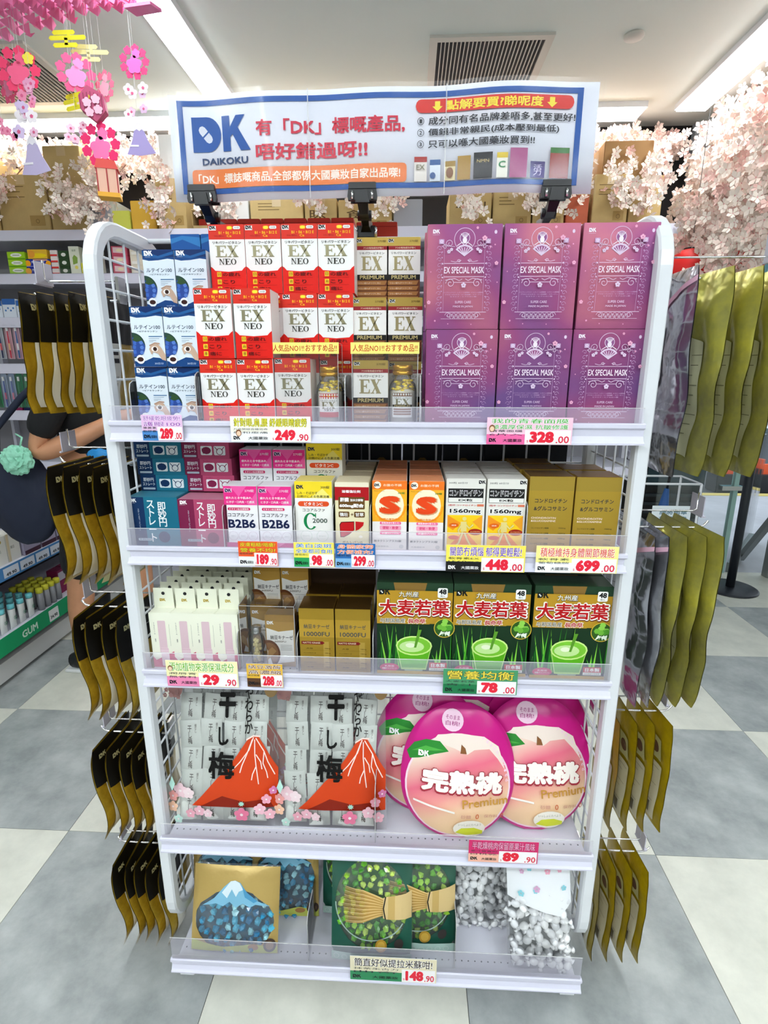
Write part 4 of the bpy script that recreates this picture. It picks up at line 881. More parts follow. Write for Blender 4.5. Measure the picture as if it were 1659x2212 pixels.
def bluebag(x, y, lean, rz, label, seed, dz=0., w=.205, h=.19):
    o, wp = bag('blue_candy_bag', lambda v: (.02*v, 1-.02*v), w, h, .022, BAGF, wr=.004, seed=seed); setp(o, label, 'bag', 'blue candy bags with a mountain print'); o.location = (x, y, z5+dz); o.rotation_euler = (R(lean), 0, rz)
    inside = lambda u, v: ((u-.5)/.42)**2+((v-.36)/.34)**2 < 1 and v < .6
    m = MB(); m.add([(-w*.46, .006, h*.02), (w*.46, .006, h*.02), (w*.46, .006, h*.95), (-w*.46, .006, h*.95)], [(0, 1, 2, 3)], mat('candy_backing', '#155a78', .5)); m.build('inner_film', o)
    fillc(o, GB, 85, seed, inside, w, h, lambda u, v: -.012*pprof(u, v))
    P = Print(w, h, .00022)
    # kraft frame around the window
    N = 24; out = []; fs = []
    for k in range(N+1):
        a = 2*PI*k/N; ca, sa = math.cos(a), math.sin(a); q = max(abs(ca), abs(sa)); out += [(.5+.485*ca/q, .5+.49*sa/q), (.5+.44*ca, .39+.37*sa)]
    for k in range(N): fs.append((2*k, 2*k+1, 2*k+3, 2*k+2))
    P.raw(out, fs, KR)
    P.p([(.02, .8), (.98, .8), (.98, .99), (.02, .99)], KR); P.p([(.08, .55), (.3, .72), (.42, .86), (.5, .885), (.58, .86), (.72, .7), (.92, .55), (.92, .8), (.5, .95), (.08, .8)], KR)
    P.p([(.14, .56), (.28, .66), (.38, .78), (.45, .84), (.5, .85), (.56, .83), (.64, .73), (.76, .64), (.9, .57), (.74, .6), (.68, .57), (.6, .61), (.52, .56), (.45, .62), (.38, .57), (.3, .6)], '#7fb9d4'); P.p([(.36, .72), (.45, .84), (.5, .85), (.55, .83), (.6, .76), (.55, .74), (.52, .68), (.47, .76), (.42, .66)], '#d9e8ee'); P.p([(.58, .8), (.64, .73), (.76, .64), (.72, .62), (.62, .68)], '#4f97bf')
    P.p([(.02, .02), (.98, .02), (.98, .1), (.7, .14), (.4, .09), (.02, .15)], '#c6cf5c'); P.e(.72, .1, .012, .008, '#a87a44'); P.e(.9, .12, .014, .016, '#4a3a30'); P.e(.9, .12, .009, .01, '#8a6a4a')
    P.build('printed_film', o, warp=wp, sub=.015, y=-.0006); return o
bluebag(-.3170, -.010, -20, 0, 'blue candy bag, front one', 3)
bluebag(-.3600, .085, -10, 0, 'blue candy bag, back left one', 6, 0, .175, .25)
bluebag(-.2180, .080, -8, 0, 'blue candy bag, back right one', 8, 0, .165, .26)
def greenbag(x, y, lean, label, seed):
    w, h = .185, .25
    o, wp = bag('green_candy_bag', lambda v: (.0+.03*v, 1-.03*v), w, h, .022, BAGF, wr=.004, seed=seed); setp(o, label, 'bag', 'green tea candy bags with a whisk print'); o.location = (x, y, z5); o.rotation_euler = (R(lean), 0, 0)
    m = MB(); m.add([(-w*.47, .006, h*.02), (w*.47, .006, h*.02), (w*.47, .006, h*.97), (-w*.47, .006, h*.97)], [(0, 1, 2, 3)], mat('green_backing', '#2c6a1e', .5)); m.build('inner_film', o)
    fillc(o, GG, 110, seed, lambda u, v: ((u-.5)/.42)**2+((v-.55)/.42)**2 < 1, w, h, lambda u, v: -.012*pprof(u, v))
    P = Print(w, h, .00022); N = 28; out = []; fs = []
    for k in range(N+1):
        a = 2*PI*k/N; ca, sa = math.cos(a), math.sin(a); q = max(abs(ca), abs(sa)); out += [(.5+.485*ca/q, .5+.49*sa/q), (.5+.44*ca, .55+.41*sa)]
    for k in range(N): fs.append((2*k, 2*k+1, 2*k+3, 2*k+2))
    P.raw(out, fs, mat('dark_green_film', '#1f5a48', .3)); P.ring(.5, .55, .08, .003, '#9fb8a8', 30, 180, 330)
    for k in range(26):
        a = -1+2*k/25; P.line([(.66, .56+.075*a), (.4, .56+.15*a), (.16+.03*abs(a), .56+.17*a)], [.0028, .0022, .0012], ('#c7a05a', '#dcbc7c', '#b0863e')[k % 3])
    P.p([(.64, .47), (.68, .46), (.98, .44), (.98, .68), (.68, .66), (.64, .65)], '#d9bd84'); P.p([(.7, .46), (.78, .455), (.78, .665), (.7, .66)], '#c8a764'); P.line([(.67, .46), (.645, .56), (.67, .66)], .0025, '#161616')
    P.e(.62, .2, .013, .017, '#b28a2e'); P.e(.62, .2, .009, .012, '#cfa845'); P.e(.83, .22, .01, .014, '#3a3432')
    P.p([(.02, .02), (.98, .02), (.98, .1), (.5, .13), (.02, .1)], '#bfdcd2')
    for k in range(9): P.ring(.08+.1*k, .06, .006, .001, '#e6f2ee', 12)
    P.build('printed_film', o, warp=wp, sub=.015, y=-.0006); return o
greenbag(-.0050, -.010, -12, 'green candy bag with whisk print, front centre one', 4)
greenbag(.0920, .020, -8, 'green candy bag with whisk print, right one', 7)
greenbag(-.0400, .095, -8, 'green candy bag with whisk print, back left one', 10)
def whitebag(x, y, lean, label, seed, roll=0.):
    w, h = .142, .255
    o, wp = bag('white_candy_bag', rect, w, h, .020, BAGF, wr=.004, seed=seed); setp(o, label, 'bag', 'clear bags of white wrapped candies'); o.location = (x, y, z5+.001); o.rotation_euler = (R(lean), R(roll), 0)
    m = MB(); m.add([(-w*.45, .007, h*.03), (w*.45, .007, h*.03), (w*.45, .007, h*.9), (-w*.45, .007, h*.9)], [(0, 1, 2, 3)], mat('grey_backing', '#8e9092', .5)); m.build('inner_film', o)
    fillc(o, GW, 62, seed, lambda u, v: .08 < u < .92 and .04 < v < .68, w, h, lambda u, v: -.011*pprof(u, v))
    P = Print(w, h, .00022); P.p([(.02, .98), (.98, .98), (.98, .62), (.8, .52), (.02, .68)], '#eef0f3') if seed % 2 else P.p([(.02, .98), (.98, .98), (.98, .68), (.5, .7), (.02, .7)], '#e9ecef')
    rn = random.Random(seed)
    for k in range(9): flower(P, .1+.85*rn.random(), .74+.22*rn.random(), rn.uniform(.0045, .007), rn.choice(['#f2aec4', '#8fd0dc', '#f4bccb', '#d6a8c8']))
    P.build('printed_header', o, warp=wp, sub=.015, y=-.0006); return o
whitebag(.2480, .075, -10, 'clear bag of white wrapped candies, left one set back', 2)
whitebag(.3700, -.014, -12, 'clear bag of white wrapped candies, right front one', 5, -3)

# ---------------------------------------------------------------- price cards
def pcard(x, z, yf, w, h, price, cents, top, tcol, bg, bg2, sub, label, side=None, scol='#ffffff', split=.5, lean=0.):
    t = MB(); t.box(-w/2, 0, 0, w/2, .0008, h, ink('#f4f4f4')); o = t.build('price_card', None, (x, yf, z), rot=(R(lean), 0, 0)); setp(o, label, 'price card', None)
    P = Print(w, h); P.r(0, 0, 1, 1, bg); pv = split
    P.r(0, 0, 1-pv*1.0, .38, bg2)
    lines = top.split('|'); n = len(lines)
    for i, s in enumerate(lines):
        v = 1-(.5-.02)/n*(i+.5)*.92-.02; hh = .44/n*.78
        P.t(s, .5, v, .91, hh*1.04, '#ffffff' if tcol not in ('#e8e03a', '#f0d42a', '#e8d24a', '#f4a0c4') else '#3a3a22', .04); P.t(s, .5, v, .9, hh, tcol, .012)
    sb = sub.split('|')
    for i, s in enumerate(sb): P.t(s, (1-pv)*.5, .5-.13*i, (1-pv)*.86, .085, '#30343a', .005)
    P.dk(.03, .09, h*.14, DKN if bg2 != '#1c1c1c' else '#ffffff', bg2 if bg2[0] == '#' else '#ffffff'); P.t('大國薬妝', (1-pv)*.68, .15, (1-pv)*.5, .12, DKN if bg2 != '#1c1c1c' else '#ffffff', .01)
    P.r(1-pv, .02, .985, .54, '#f8f4f4'); cw = pv*.52 if len(price) == 3 else pv*.42
    P.t('$', 1-pv+.03*pv/.5, .12, .022, .1, '#d8304a'); P.t(price, 1-pv+.08*pv+cw/2+.01, .28, cw, .42, '#e8253c', .06); P.t('.'+cents, .985-pv*.17, .19, pv*.28, .26, '#e0304a', .02)
    if side: side(P)
    P.build('printed_face', o)
    return o
def girl(u, v):
    def f(P): P.e(u, v, .005, .006, '#8a5a3a', 12); P.e(u, v-.02, .0036, .0042, '#f4d0b0', 12)
    return f
YF = [s[1]-.0045 for s in SH]
pcard(-.3565, 1.2815, YF[0], .071, .0435, '289', '00', '舒緩乾眼疲勞!|護眼100', '#a04ab0', '#e9c2e4', '#4a86c8', '葉黃素|軟膠囊', 'price card reading 289.00 under the blue cartons', split=.62)
pcard(-.1700, 1.2805, YF[0], .137, .043, '249', '90', '針對眼,肩,腰 紓緩眼睛疲勞', '#e8e03a', '#f6f2e4', '#f4f4f4', '力克勞綜合維他命|緩和痠痛', 'price card reading 249.90 with yellow heading', girl(.1, .35), split=.5)
pcard(.2630, 1.2795, YF[0], .140, .0445, '328', '00', '我的青春面膜|極濃厚保濕 抗皺修護', '#5cae4a', '#f7c9dc', '#ef6aa4', '精華面膜|6片入', 'pink price card reading 328.00 under the mask boxes', girl(.06, .6), split=.55)
pcard(-.2065, 1.0530, YF[1], .072, .047, '189', '90', '皮膚粗糙?暗瘡?|營養不均?', '#f0d42a', '#ee5a2a', '#f4f4f4', '維他命B群', 'orange price card reading 189.90 under the pink vitamin cartons', split=.6)
pcard(-.1045, 1.0530, YF[1], .073, .0465, '98', '00', '美白淡斑|全家都可食用', '#3a78c0', '#f5e45a', '#27a05a', '維他命C', 'small yellow price card reading 98.00', split=.62)
pcard(-.0295, 1.0530, YF[1], .072, .046, '299', '00', '身體疲勞|方便補充?', '#f07a30', '#2a6ab0', '#7fb4e0', '護肝錠', 'blue price card reading 299.00 under the tonic cartons', split=.6)
pcard(.2030, 1.0495, YF[1], .140, .050, '448', '00', '關節冇煩惱 郁得更輕鬆!', '#6a3aa8', '#f6e45a', '#1c1c1c', '軟骨素EX|1560mg', 'yellow price card reading 448.00 with purple heading', split=.55)
pcard(.3630, 1.0505, YF[1], .143, .050, '699', '00', '積極維持身體關節機能', '#e05a3a', '#f7ee92', '#fbfbfb', '軟骨素|葡萄糖胺', 'yellow price card reading 699.00 with orange heading at the right end', split=.56)
pcard(-.3310, .8000, YF[2], .141, .056, '29', '90', '添加植物來源保濕成分', '#7ab82a', '#f6eeb8', '#f08ab4', '潤唇膏|無香料', 'price card reading 29.90 with a small portrait under the lip care cartons', girl(.06, .7), split=.55)
pcard(-.2080, .8030, YF[2], .070, .050, '288', '00', '納豆激酶|高濃縮', '#7a4a1a', '#e9b83a', '#5a3a24', '納豆精華', 'brown and yellow price card reading 288.00', split=.62)
pcard(.2050, .8010, YF[2], .140, .0525, '78', '00', '營養均衡', '#e8d24a', '#4a9a6a', '#1f7a4a', '大麥若葉|青汁', 'green price card reading 78.00 under the green juice boxes', split=.54)
pcard(.2680, .4180, YF[3], .141, .055, '89', '90', '半乾燥桃肉保留原果汁風味', '#f4a0c4', '#d42a6a', '#f3b7a0', '果汁豐富的|白桃乾', 'magenta price card reading 89.90 under the peach bags', split=.56)
pcard(.0450, .1030, YF[4], .188, .068, '148', '90', '簡直好似提拉米蘇咁!', '#3a2a1c', '#e9dfc0', '#2f8a5a', '抹茶朱古力|曲奇', 'beige and green price card reading 148.90 on the bottom shelf', split=.4)

# ================================================================= SIGN
sg = empty('header_sign', (0, .1, 0), 'wide laminated white sign with blue border and red Chinese lettering above the rack', 'sign')
SX0, SX1, SZ0, SZ1 = -.346, .362, 1.684, 1.844; SW, SHh = SX1-SX0, SZ1-SZ0
def swarp(c): return Vector((c.x, c.y+.004*math.sin(c.x*16+.6)-.003*math.cos(c.x*31), c.z+.0035*math.sin((c.x)*7.5+.3)))
m = MB(); N = 40
vs = []; fs = []
for s in (0, 1):
    for i in range(N+1):
        for z in (0, SHh): vs.append(tuple(swarp(Vector(((i/N-.5)*SW, .0004+s*.0012, z)))))
o_ = (N+1)*2
for i in range(N): fs += [(2*i, 2*i+2, 2*i+3, 2*i+1), (o_+2*i, o_+2*i+1, o_+2*i+3, o_+2*i+2), (2*i+1, 2*i+3, o_+2*i+3, o_+2*i+1), (2*i, o_+2*i, o_+2*i+2, 2*i+2)]
m.add(vs, fs, mat('sign_paper', '#e6e8f2', .6), True); ctr = (SX0+SX1)/2
m.build('sign_board', sg, (ctr, 0, SZ0), fixn=False)
P = Print(SW, SHh, .0001); B_ = '#1c57a8'; RDs = '#d8304a'
P.r(.02, .90, .965, .95, B_); P.r(.02, .075, .965, .125, B_); P.r(.02, .075, .033, .95, B_); P.r(.952, .075, .965, .95, B_)
P.dk(.052, .475, .052, B_, '#e6e8f2'); P.t('DAIKOKU', .13, .385, .115, .065, '#27416e', .03)
P.t('有「DK」標嘅產品,', .385, .67, .35, .155, RDs, .03); P.t('唔好錯過呀!!', .34, .45, .265, .155, RDs, .03)
P.rr(.045, .13, .565, .31, '#ef7f35', .006); P.t('「DK」標誌嘅商品,全部都係大國藥妝自家出品㗎!', .305, .22, .49, .1, '#fff4e6', .025)
P.rr(.585, .76, .945, .88, '#e33a34', .009); P.t('點解要買?睇呢度', .765, .82, .22, .09, '#ffe94a', .03)
for u in (.635, .895): P.p([(u-.006, .86), (u+.006, .86), (u+.006, .815), (u+.012, .815), (u, .77), (u-.012, .815), (u-.006, .815)], '#ffe94a')
for v, n_, s, w_ in ((.685, '1', '成分同有名品牌差唔多,甚至更好!', .335), (.58, '2', '價錢非常親民(成本壓到最低)', .3), (.475, '3', '只可以喺大國藥妝買到!!', .245)):
    P.ring(.597, v, .0052, .0008, '#2c2e36', 16); P.t(n_, .597, v, .006, .035, '#2c2e36', .02); P.t(s, .615+w_/2, v, w_, .075, '#2c2e36', .018)
px = [(.583, .613, '#ece4dc', '#b0302a'), (.62, .645, '#dfe7f0', '#1f5a9a'), (.655, .68, '#e9d9a8', '#a8842a'), (.685, .715, '#b08a3a', '#b08a3a'), (.722, .765, '#26262a', '#111114'), (.775, .80, '#f2efe2', '#e3c63a'), (.805, .845, '#b2608f', '#b2608f'), (.853, .887, '#4a3a8a', '#3a2a74'), (.898, .942, '#9a3a30', '#3f7a3a')]
for i, (a, b_, c1_, c2_) in enumerate(px):
    t_ = (.36, .33, .31, .35, .37, .36, .40, .28, .41)[i]; P.r(a, .13, b_, t_, c1_); P.r(a, t_-.05, b_, t_, c2_)
P.t('NMN', .743, .29, .028, .03, '#c9b27a', .01); P.t('EX', .598, .26, .02, .05, '#8a8468', .02); P.t('C', .787, .25, .016, .06, '#13854a', .02); P.e(.667, .2, .006, .008, '#8a5a34'); P.c(.627, .18, .005, '#2f5a9a', 8); P.t('活力', .87, .2, .02, .1, '#d9cdf0', .01, True)
P.build('printed_face', sg, warp=swarp, sub=.011, x=ctr, y=-.0004, z=SZ0)
# seams in the lamination
m = MB()
for u in (.335, .655): x = (u-.5)*SW; q = swarp(Vector((x, 0, 0))); m.box(x-.0008, q.y-.0060, 0+q.z, x+.0008, q.y-.0056, SHh+q.z, film('seam_film', '#ffffff', .45))
vs = []; fs = []
for i in range(N+1):
    for z in (-.004, SHh+.004): c = swarp(Vector(((i/N-.5)*(SW+.012), 0, z))); vs.append((c.x, c.y-.0062+.0006*math.sin(i*1.7), c.z))
for i in range(N): fs.append((2*i, 2*i+2, 2*i+3, 2*i+1))
m.add(vs, fs, film('laminate', '#ffffff', .02, .10, .1, 1.16), True); m.build('laminate_sleeve', sg, (ctr, 0, SZ0), fixn=False)
# clips
def clip(x, label):
    t = empty('sign_clip', (x, .1, 1.675), label, 'clip', None)
    m = MB(); m.prism([(-.024, 0), (.024, 0), (.025, .006), (.0225, .024), (.0215, .027), (-.0215, .027), (-.0225, .024), (-.025, .006)], -.018, -.010, BLACKP); m.box(-.023, -.0195, .017, .023, -.016, .026, BLACKP); m.prism([(-.012, -.004), (.012, -.004), (.009, .014), (-.009, .014)], -.021, -.018, BLACKP); m.build('jaw', t)
    m = MB(); m.box(-.022, .006, .002, .022, .012, .024, BLACKP); m.build('rear_jaw', t)
    for s in (-1, 1):
        m = MB(); m.tube([(s*.0165, -.0205, .001), (s*.0165, -.0205, .013)], .0022, CHROME, 8); m.build('spring', t)
    m = MB(); m.tube([(0, -.004, .004), (0, .012, -.008), (0, .03, -.012)], [.009, .0075, .008], BLACKP, 4, sq=True); m.tube([(-.012, .03, -.012), (.012, .03, -.012)], .0085, BLACKP, 12); m.tube([(0, .03, -.012), (0, .052, -.018), (0, .07, -.024)], [.007, .006, .011], BLACKP, 4, sq=True); m.build('swivel_arm', t)
    m = MB(); m.box(-.019, .062, -.041, .019, .088, -.020, BLACKP, .002); m.box(-.0155, .093, -.044, .0155, .112, -.030, BLACKP, .002); m.box(-.012, .08, -.034, .012, .1, -.028, BLACKP); m.build('lower_clamp', t)
    for s in (-1, 1):
        m = MB(); m.tube([(s*.0175, .0605, -.040), (s*.0175, .0605, -.024)], .0026, CHROME, 8); m.build('spring', t)
clip(-.293, 'black clip holding the left end of the sign'); clip(-.0195, 'black clip holding the middle of the sign'); clip(.3015, 'black clip holding the right end of the sign')
m = MB(); m.tube([(-.452, .203, 1.640), (.452, .203, 1.640)], .0045, WHITE, 8); m.build('top_bar', RK)
for q in RK.children:
    if q.name.startswith('top_bar'): q.location = (0, 0, -.0)

# ================================================================= SIDE HOOKS AND HANGING POUCHES
def hook(sx, x0, x1, y, z, label, plate=True, ph=.036):
    t = empty('wire_hook', (sx*x0, y, z), label, 'hook')
    L = x1-x0; m = MB(); m.tube([(0, 0, 0), (sx*L*.93, 0, 0), (sx*L, 0, .004), (sx*(L+.008), 0, .014)], .0022, CHROME, 8); m.build('prong', t)
    if plate:
        m = MB(); m.tube([(0, 0, .034), (sx*L*.86, 0, .034), (sx*L*.9, 0, .038), (sx*L*.9, 0, .034+ph)], .0018, CHROME, 8); m.build('label_arm', t)
        m = MB(); m.box(sx*L*.9-.0008, -.024, .028, sx*L*.9+.0008, .024, .030+ph, GREYP); m.box(sx*L*.9-.002, -.024, .026, sx*L*.9+.006*sx, .024, .029, GREYP); m.build('price_plate', t)
    m = MB(); m.box(-.003, -.014, -.006, .003, .014, .04, CHROME, .001); m.build('bracket', t)
    return t
GF = mat('gold_foil', '#c8a52e', .3, .55, bump=.6, bscale=22, col2='#8f7218', vscale=9)
OF = mat('olive_foil', '#c9c24a', .25, .45, bump=.6, bscale=16, col2='#98945a', vscale=8)
SF = mat('silver_foil', '#c9cacf', .16, .92, bump=.6, bscale=14)
MF = mat('mustard_film', '#c4aa16', .3, .2, bump=.3, bscale=18, col2='#9c860e', vscale=10)
def pouch(name, w, h, base, front, label, group, seed, bulge=.012, wr=.006, fold=.008, bend=.02):
    ol = lambda v: (.0 if v < .9 else .03*(v-.9)/.1*1.5, 1. if v < .9 else 1-.045*(v-.9)/.1)
    o, wp = bag(name, ol, w, h, bulge, base, 16, 24, wr, seed, back=.9, fold=fold, bend=bend); setp(o, label, 'pouch', group)
    P = Print(w, h, .00025); front(P); P.build('printed_front', o, warp=wp, sub=.012, y=-.0016)
    # every vertex is measured from the bottom; shift so the pouch hangs from its origin
    for q in [o]+list(o.children): q.data.transform(Matrix.Translation((0, 0, -h+.012)))
    m = MB(); m.lathe([(.0045, 0), (.0045, .0006)], mat('hole_dark'), 10); m.build('hang_hole', o, (0, -.0022, 0), rot=(R(90), 0, 0))
    return o
def f_blackgold(P):
    P.r(.0, .60, 1., .995, mat('black_film', '#020203', .55, spec=.25)); P.p([(.11, .05), (.50, .04), (.53, .6), (.13, .6)], '#e2e0d6')
    P.r(.37, .5, .49, .54, '#1c1c1c'); P.r(.37, .43, .49, .47, '#1c1c1c'); P.t('原材料名', .36, .3, .2, .03, '#8a887c'); P.t('内容量', .36, .24, .2, .03, '#8a887c')
    P.dk(.12, .86, .011, '#b9b48a', '#111111'); P.line([(.6, .78), (.85, .785)], .002, '#8c8c90')
def f_mustard(P):
    P.rr(.16, .05, .84, .56, '#dedac6', .003); P.rr(.2, .60, .8, .8, '#c9c99a', .003); P.r(.24, .63, .5, .77, '#4a3428'); P.e(.64, .7, .012, .014, '#6a4a38')
    for k in range(7): P.line([(.22, .52-.05*k), (.78-.1*(k % 3), .52-.05*k)], .0012, '#a8a08c')
    P.r(.5, .1, .74, .2, '#6a6458'); P.c(.1, .66, .0045, '#14140e'); P.c(.08, .42, .0045, '#14140e')
def f_olive(P):
    P.p([(.45, .1), (.78, .08), (.76, .66), (.5, .7)], '#c4c2a0')
    for k in range(9): P.line([(.6, .6-.05*k), (.76-.04*(k % 3), .6-.05*k)], .0012, '#6b6a50')
def f_silver(P):
    P.p([(.2, .02), (.5, .02), (.56, .74), (.26, .7)], '#e6e7ea'); P.p([(.0, .70), (1, .93), (1, .955), (0, .74)], '#eab9cd'); P.e(.3, .84, .03, .018, '#b480ae')
    for k in range(14): P.line([(.28, .62-.038*k), (.46-.04*(k % 3), .62-.038*k)], .0014, '#9a9aa2')
bk = [pouch('gold_pouch', .152, hh, GF, f_blackgold, 'x', 'black and gold hanging pouches on the left side', sd) for sd, hh in ((1, .208), (7, .235))]
for q in bk: USED.discard(id(q))
LV = [('top', 1.522, 0, 5), ('second', 1.215, 1, 5), ('third', .905, 1, 4), ('fourth', .592, 1, 5), ('lowest', .278, 1, 5)]
ordn = ['outermost', 'second', 'third', 'fourth', 'innermost']
for li, (nm, z, v, n) in enumerate(LV):
    hook(-1, .470, .628, .118, z, f'chrome wire hook with grey price plate, {nm} on the left side of the rack')
    for k in range(n):
        place(bk[v] if id(bk[v]) not in USED else bk[v], USED, (-.612+.0285*k*(5/n)**.5, .118+.003*((k*7) % 3-1), z-.0048), f'black topped gold pouch, {ordn[k] if k < n-1 else "innermost"} on the {nm} left hook', R(90+((k*37+li*13) % 9-4)*.8))
sv = pouch('silver_pouch', .20, .345, SF, f_silver, 'x', 'silver hanging pouches on the right side', 4, .016, .012, .012, .02)
olv = pouch('olive_pouch', .19, .345, OF, f_olive, 'x', 'olive hanging pouches on the right side', 6, .014, .010, .016, .035)
mu = pouch('mustard_pouch', .135, .262, MF, f_mustard, 'x', 'mustard hanging pouches on the right side', 9, .005, .002, .003, .012)
hook(1, .470, .715, .125, 1.556, 'chrome wire hook with white price plate, top on the right side of the rack', ph=.06)
hook(1, .470, .640, .115, 1.102, 'chrome wire hook, second on the right side of the rack'); hook(1, .470, .628, .118, .688, 'chrome wire hook, third on the right side of the rack'); hook(1, .470, .628, .118, .312, 'chrome wire hook, lowest on the right side of the rack')
place(sv, USED, (.525, .125, 1.5512), 'large silver pouch, innermost on the top right hook', R(-90)); place(sv, USED, (.507, .115, 1.0972), 'large silver pouch, innermost on the second right hook', R(-88)); place(sv, USED, (.538, .115, 1.0972), 'large silver pouch, next to innermost on the second right hook', R(-92))
for k, x in enumerate((.580, .630, .680)): place(olv, USED, (x, .13, 1.5512), f'olive foil pouch, {("innermost", "middle", "outermost")[k]} of the three on the top right hook', R(-86-3*k))
for k, x in enumerate((.572, .603, .630)): place(olv, USED, (x, .115, 1.0972), f'olive foil pouch, {("innermost", "middle", "outermost")[k]} of the three on the second right hook', R(-92+2*k))
for k in range(4):
    place(mu, USED, (.508+.033*k, .118, .6832), f'mustard pouch, {("innermost", "second", "third", "outermost")[k]} on the third right hook', R(-90+(k-1)*2)); place(mu, USED, (.506+.033*k, .118, .3072), f'mustard pouch, {("innermost", "second", "third", "outermost")[k]} on the lowest right hook', R(-90+(k-1)*2))

# ================================================================= BACK SHELVING
BG = empty('wall_shelving', (0, 2.4, 0), 'long white wall shelving filled with goods behind the rack', 'shelving')
m = MB(); m.box(-3.6, .38, 0, 1.5, .42, 2.16, mat('panel_grey', '#9a989c', .6)); m.build('back_panel', BG)
m = MB(); m.box(-3.6, -.02, 0, 1.5, .38, .12, SHELFW); m.build('plinth', BG)
for z in (2.135, 1.905, 1.665, 1.40, 1.12, .8, .45):
    m = MB(); m.box(-3.6, -.03, z, 1.5, .38, z+.025, SHELFW); s = m.build('shelf', BG)
    m = MB(); m.prism([(-.03, z+.028), (-.036, z+.026), (-.05, z-.03), (-.046, z-.032), (-.03, z-.02)], -3.6, 1.5, RAILW, 'x'); m.build('price_rail', s)
    if z == 1.905: m = MB(); m.box(-3.6, -.04, z+.028, 1.5, -.0385, z+.05, CLEAR); m.build('clear_guard', s)
for x in (-3.6, -2.7, -1.8, -.9, 0, .9, 1.48):
    m = MB(); m.box(x, .33, 0, x+.02, .38, 2.13, SHELFW); m.build('upright', BG)
# cardboard boxes on the top
bxn = 0
def cbox(x0, x1, z0, z1, y0, col, text, label, tape=True):
    m = MB(); w_ = x1-x0; h_ = z1-z0; cm = {'k': CARD, 'w': mat('white_card', '#dddcd8', .7), 'd': mat('brown_card', '#9a7444', .75), 'g': mat('grey_card', '#a7a8ae', .6), 'y': mat('yellow_card', '#e2b23a', .6), 'r': mat('rust_card', '#b8552e', .6), 'l': mat('lime_card', '#d3d85a', .6)}[col]
    m.box(-w_/2, 0, 0, w_/2, .3, h_, cm, .003); o = m.build('cardboard_box', None, ((x0+x1)/2, y0, z0)); setp(o, label, 'box', None)
    if text:
        P = Print(w_, h_, .0002); [P.line([(.15, .8-.09*k), (.55-.08*(k % 2), .8-.09*k)], .004, '#7a6238') for k in range(3)] if text == '#' else P.t(text, .4, .5, .5, .3, '#5a4526', .01) if len(text) < 4 else P.t(text, .5, .62, .72, .16, '#5a4526', .01); P.r(.6, .12, .9, .3, '#a78a52') if col == 'k' else None; P.ring(.75, .2, .01, .002, '#5a4526', 12); P.build('printed_front', o)
    if tape: m = MB(); m.box(-.025, 0.0, h_, .025, .3, h_+.0006, mat('parcel_tape', '#c9b184', .3)); m.box(-.025, -.0006, h_-.05, .025, 0, h_, mat('parcel_tape')); m.build('tape', o)
    return o
ZT = 2.1605
for i, (a, b, h_, c, t, l) in enumerate([
    (-2.62, -2.32, .40, 'k', '#', 'tall cardboard box at the far left end of the top shelf'), (-2.31, -2.02, .30, 'k', '#', 'cardboard box with white shipping papers left of the paper ornaments'), (-2.01, -1.80, .44, 'k', None, 'tall plain cardboard box behind the left paper mountain'), (-1.79, -1.66, .18, 'g', None, 'small grey carton among the blossoms on the top shelf'), (-1.65, -1.55, .11, 'l', None, 'lime green pack at the front of the top shelf'), (-1.54, -1.40, .16, 'y', None, 'yellow orange carton under the red paper lantern'),
    (-1.385, -1.22, .27, 'k', '#', 'cardboard box right of the lantern ornament'), (-1.06, -.86, .24, 'w', None, 'white carton just left of the sign'), (-.85, -.55, .17, 'k', '#', 'cardboard box with green mark under the sign, left part'), (-.54, -.36, .16, 'k', '昧', 'cardboard box with handwriting under the sign'), (-.35, -.05, .15, 'k', '飲', 'cardboard box with large handwriting under the sign middle'), (-.04, .12, .15, 'g', None, 'grey box with a dark edge behind the middle clip'), (.27, .50, .19, 'k', '20681', 'cardboard box printed 20681 behind the pink boxes'), (.51, .72, .19, 'k', '#', 'cardboard box under the right half of the sign'), (.73, .90, .19, 'k', '#', 'cardboard box with light pattern beside the right clip'), (.91, 1.03, .16, 'r', None, 'rust coloured carton right of the right clip'), (1.05, 1.24, .26, 'k', '#', 'cardboard box with black brush writing right of the sign'), (1.25, 1.42, .25, 'k', None, 'cardboard box with a green label above the right rack post')]):
    cbox(a, b, ZT, ZT+h_, 2.42, c, t, l, c == 'k')
cbox(-1.36, -1.16, ZT+.2705, ZT+.50, 2.46, 'w', None, 'white box stacked on a cardboard box beside the purple paper mountain', False)
cbox(1.10, 1.36, ZT+.2605, ZT+.43, 2.46, 'd', None, 'brown box stacked above the brush written one', False)
t = empty('open_tray', (-1.12, 2.385, ZT), 'open cardboard tray with a small red pack inside, above the left rack post', 'tray')
m = MB(); m.box(-.055, 0, 0, .055, .2, .004, CARD); m.box(-.055, 0, 0, .055, .003, .02, CARD); m.box(-.055, 0, 0, -.052, .2, .09, CARD); m.box(.052, 0, 0, .055, .2, .09, CARD); m.box(-.055, .197, 0, .055, .2, .09, CARD); m.build('tray_body', t); m = MB(); m.prism([(-.01, .10), (.20, .092), (.2, .088), (-.01, .096)], -.055, .055, CARD, 'x'); m.build('raised_lid', t)
m = MB(); m.box(-.03, .03, .0045, .03, .1, .06, ink('#b03020'), .003); m.build('red_pack', t)
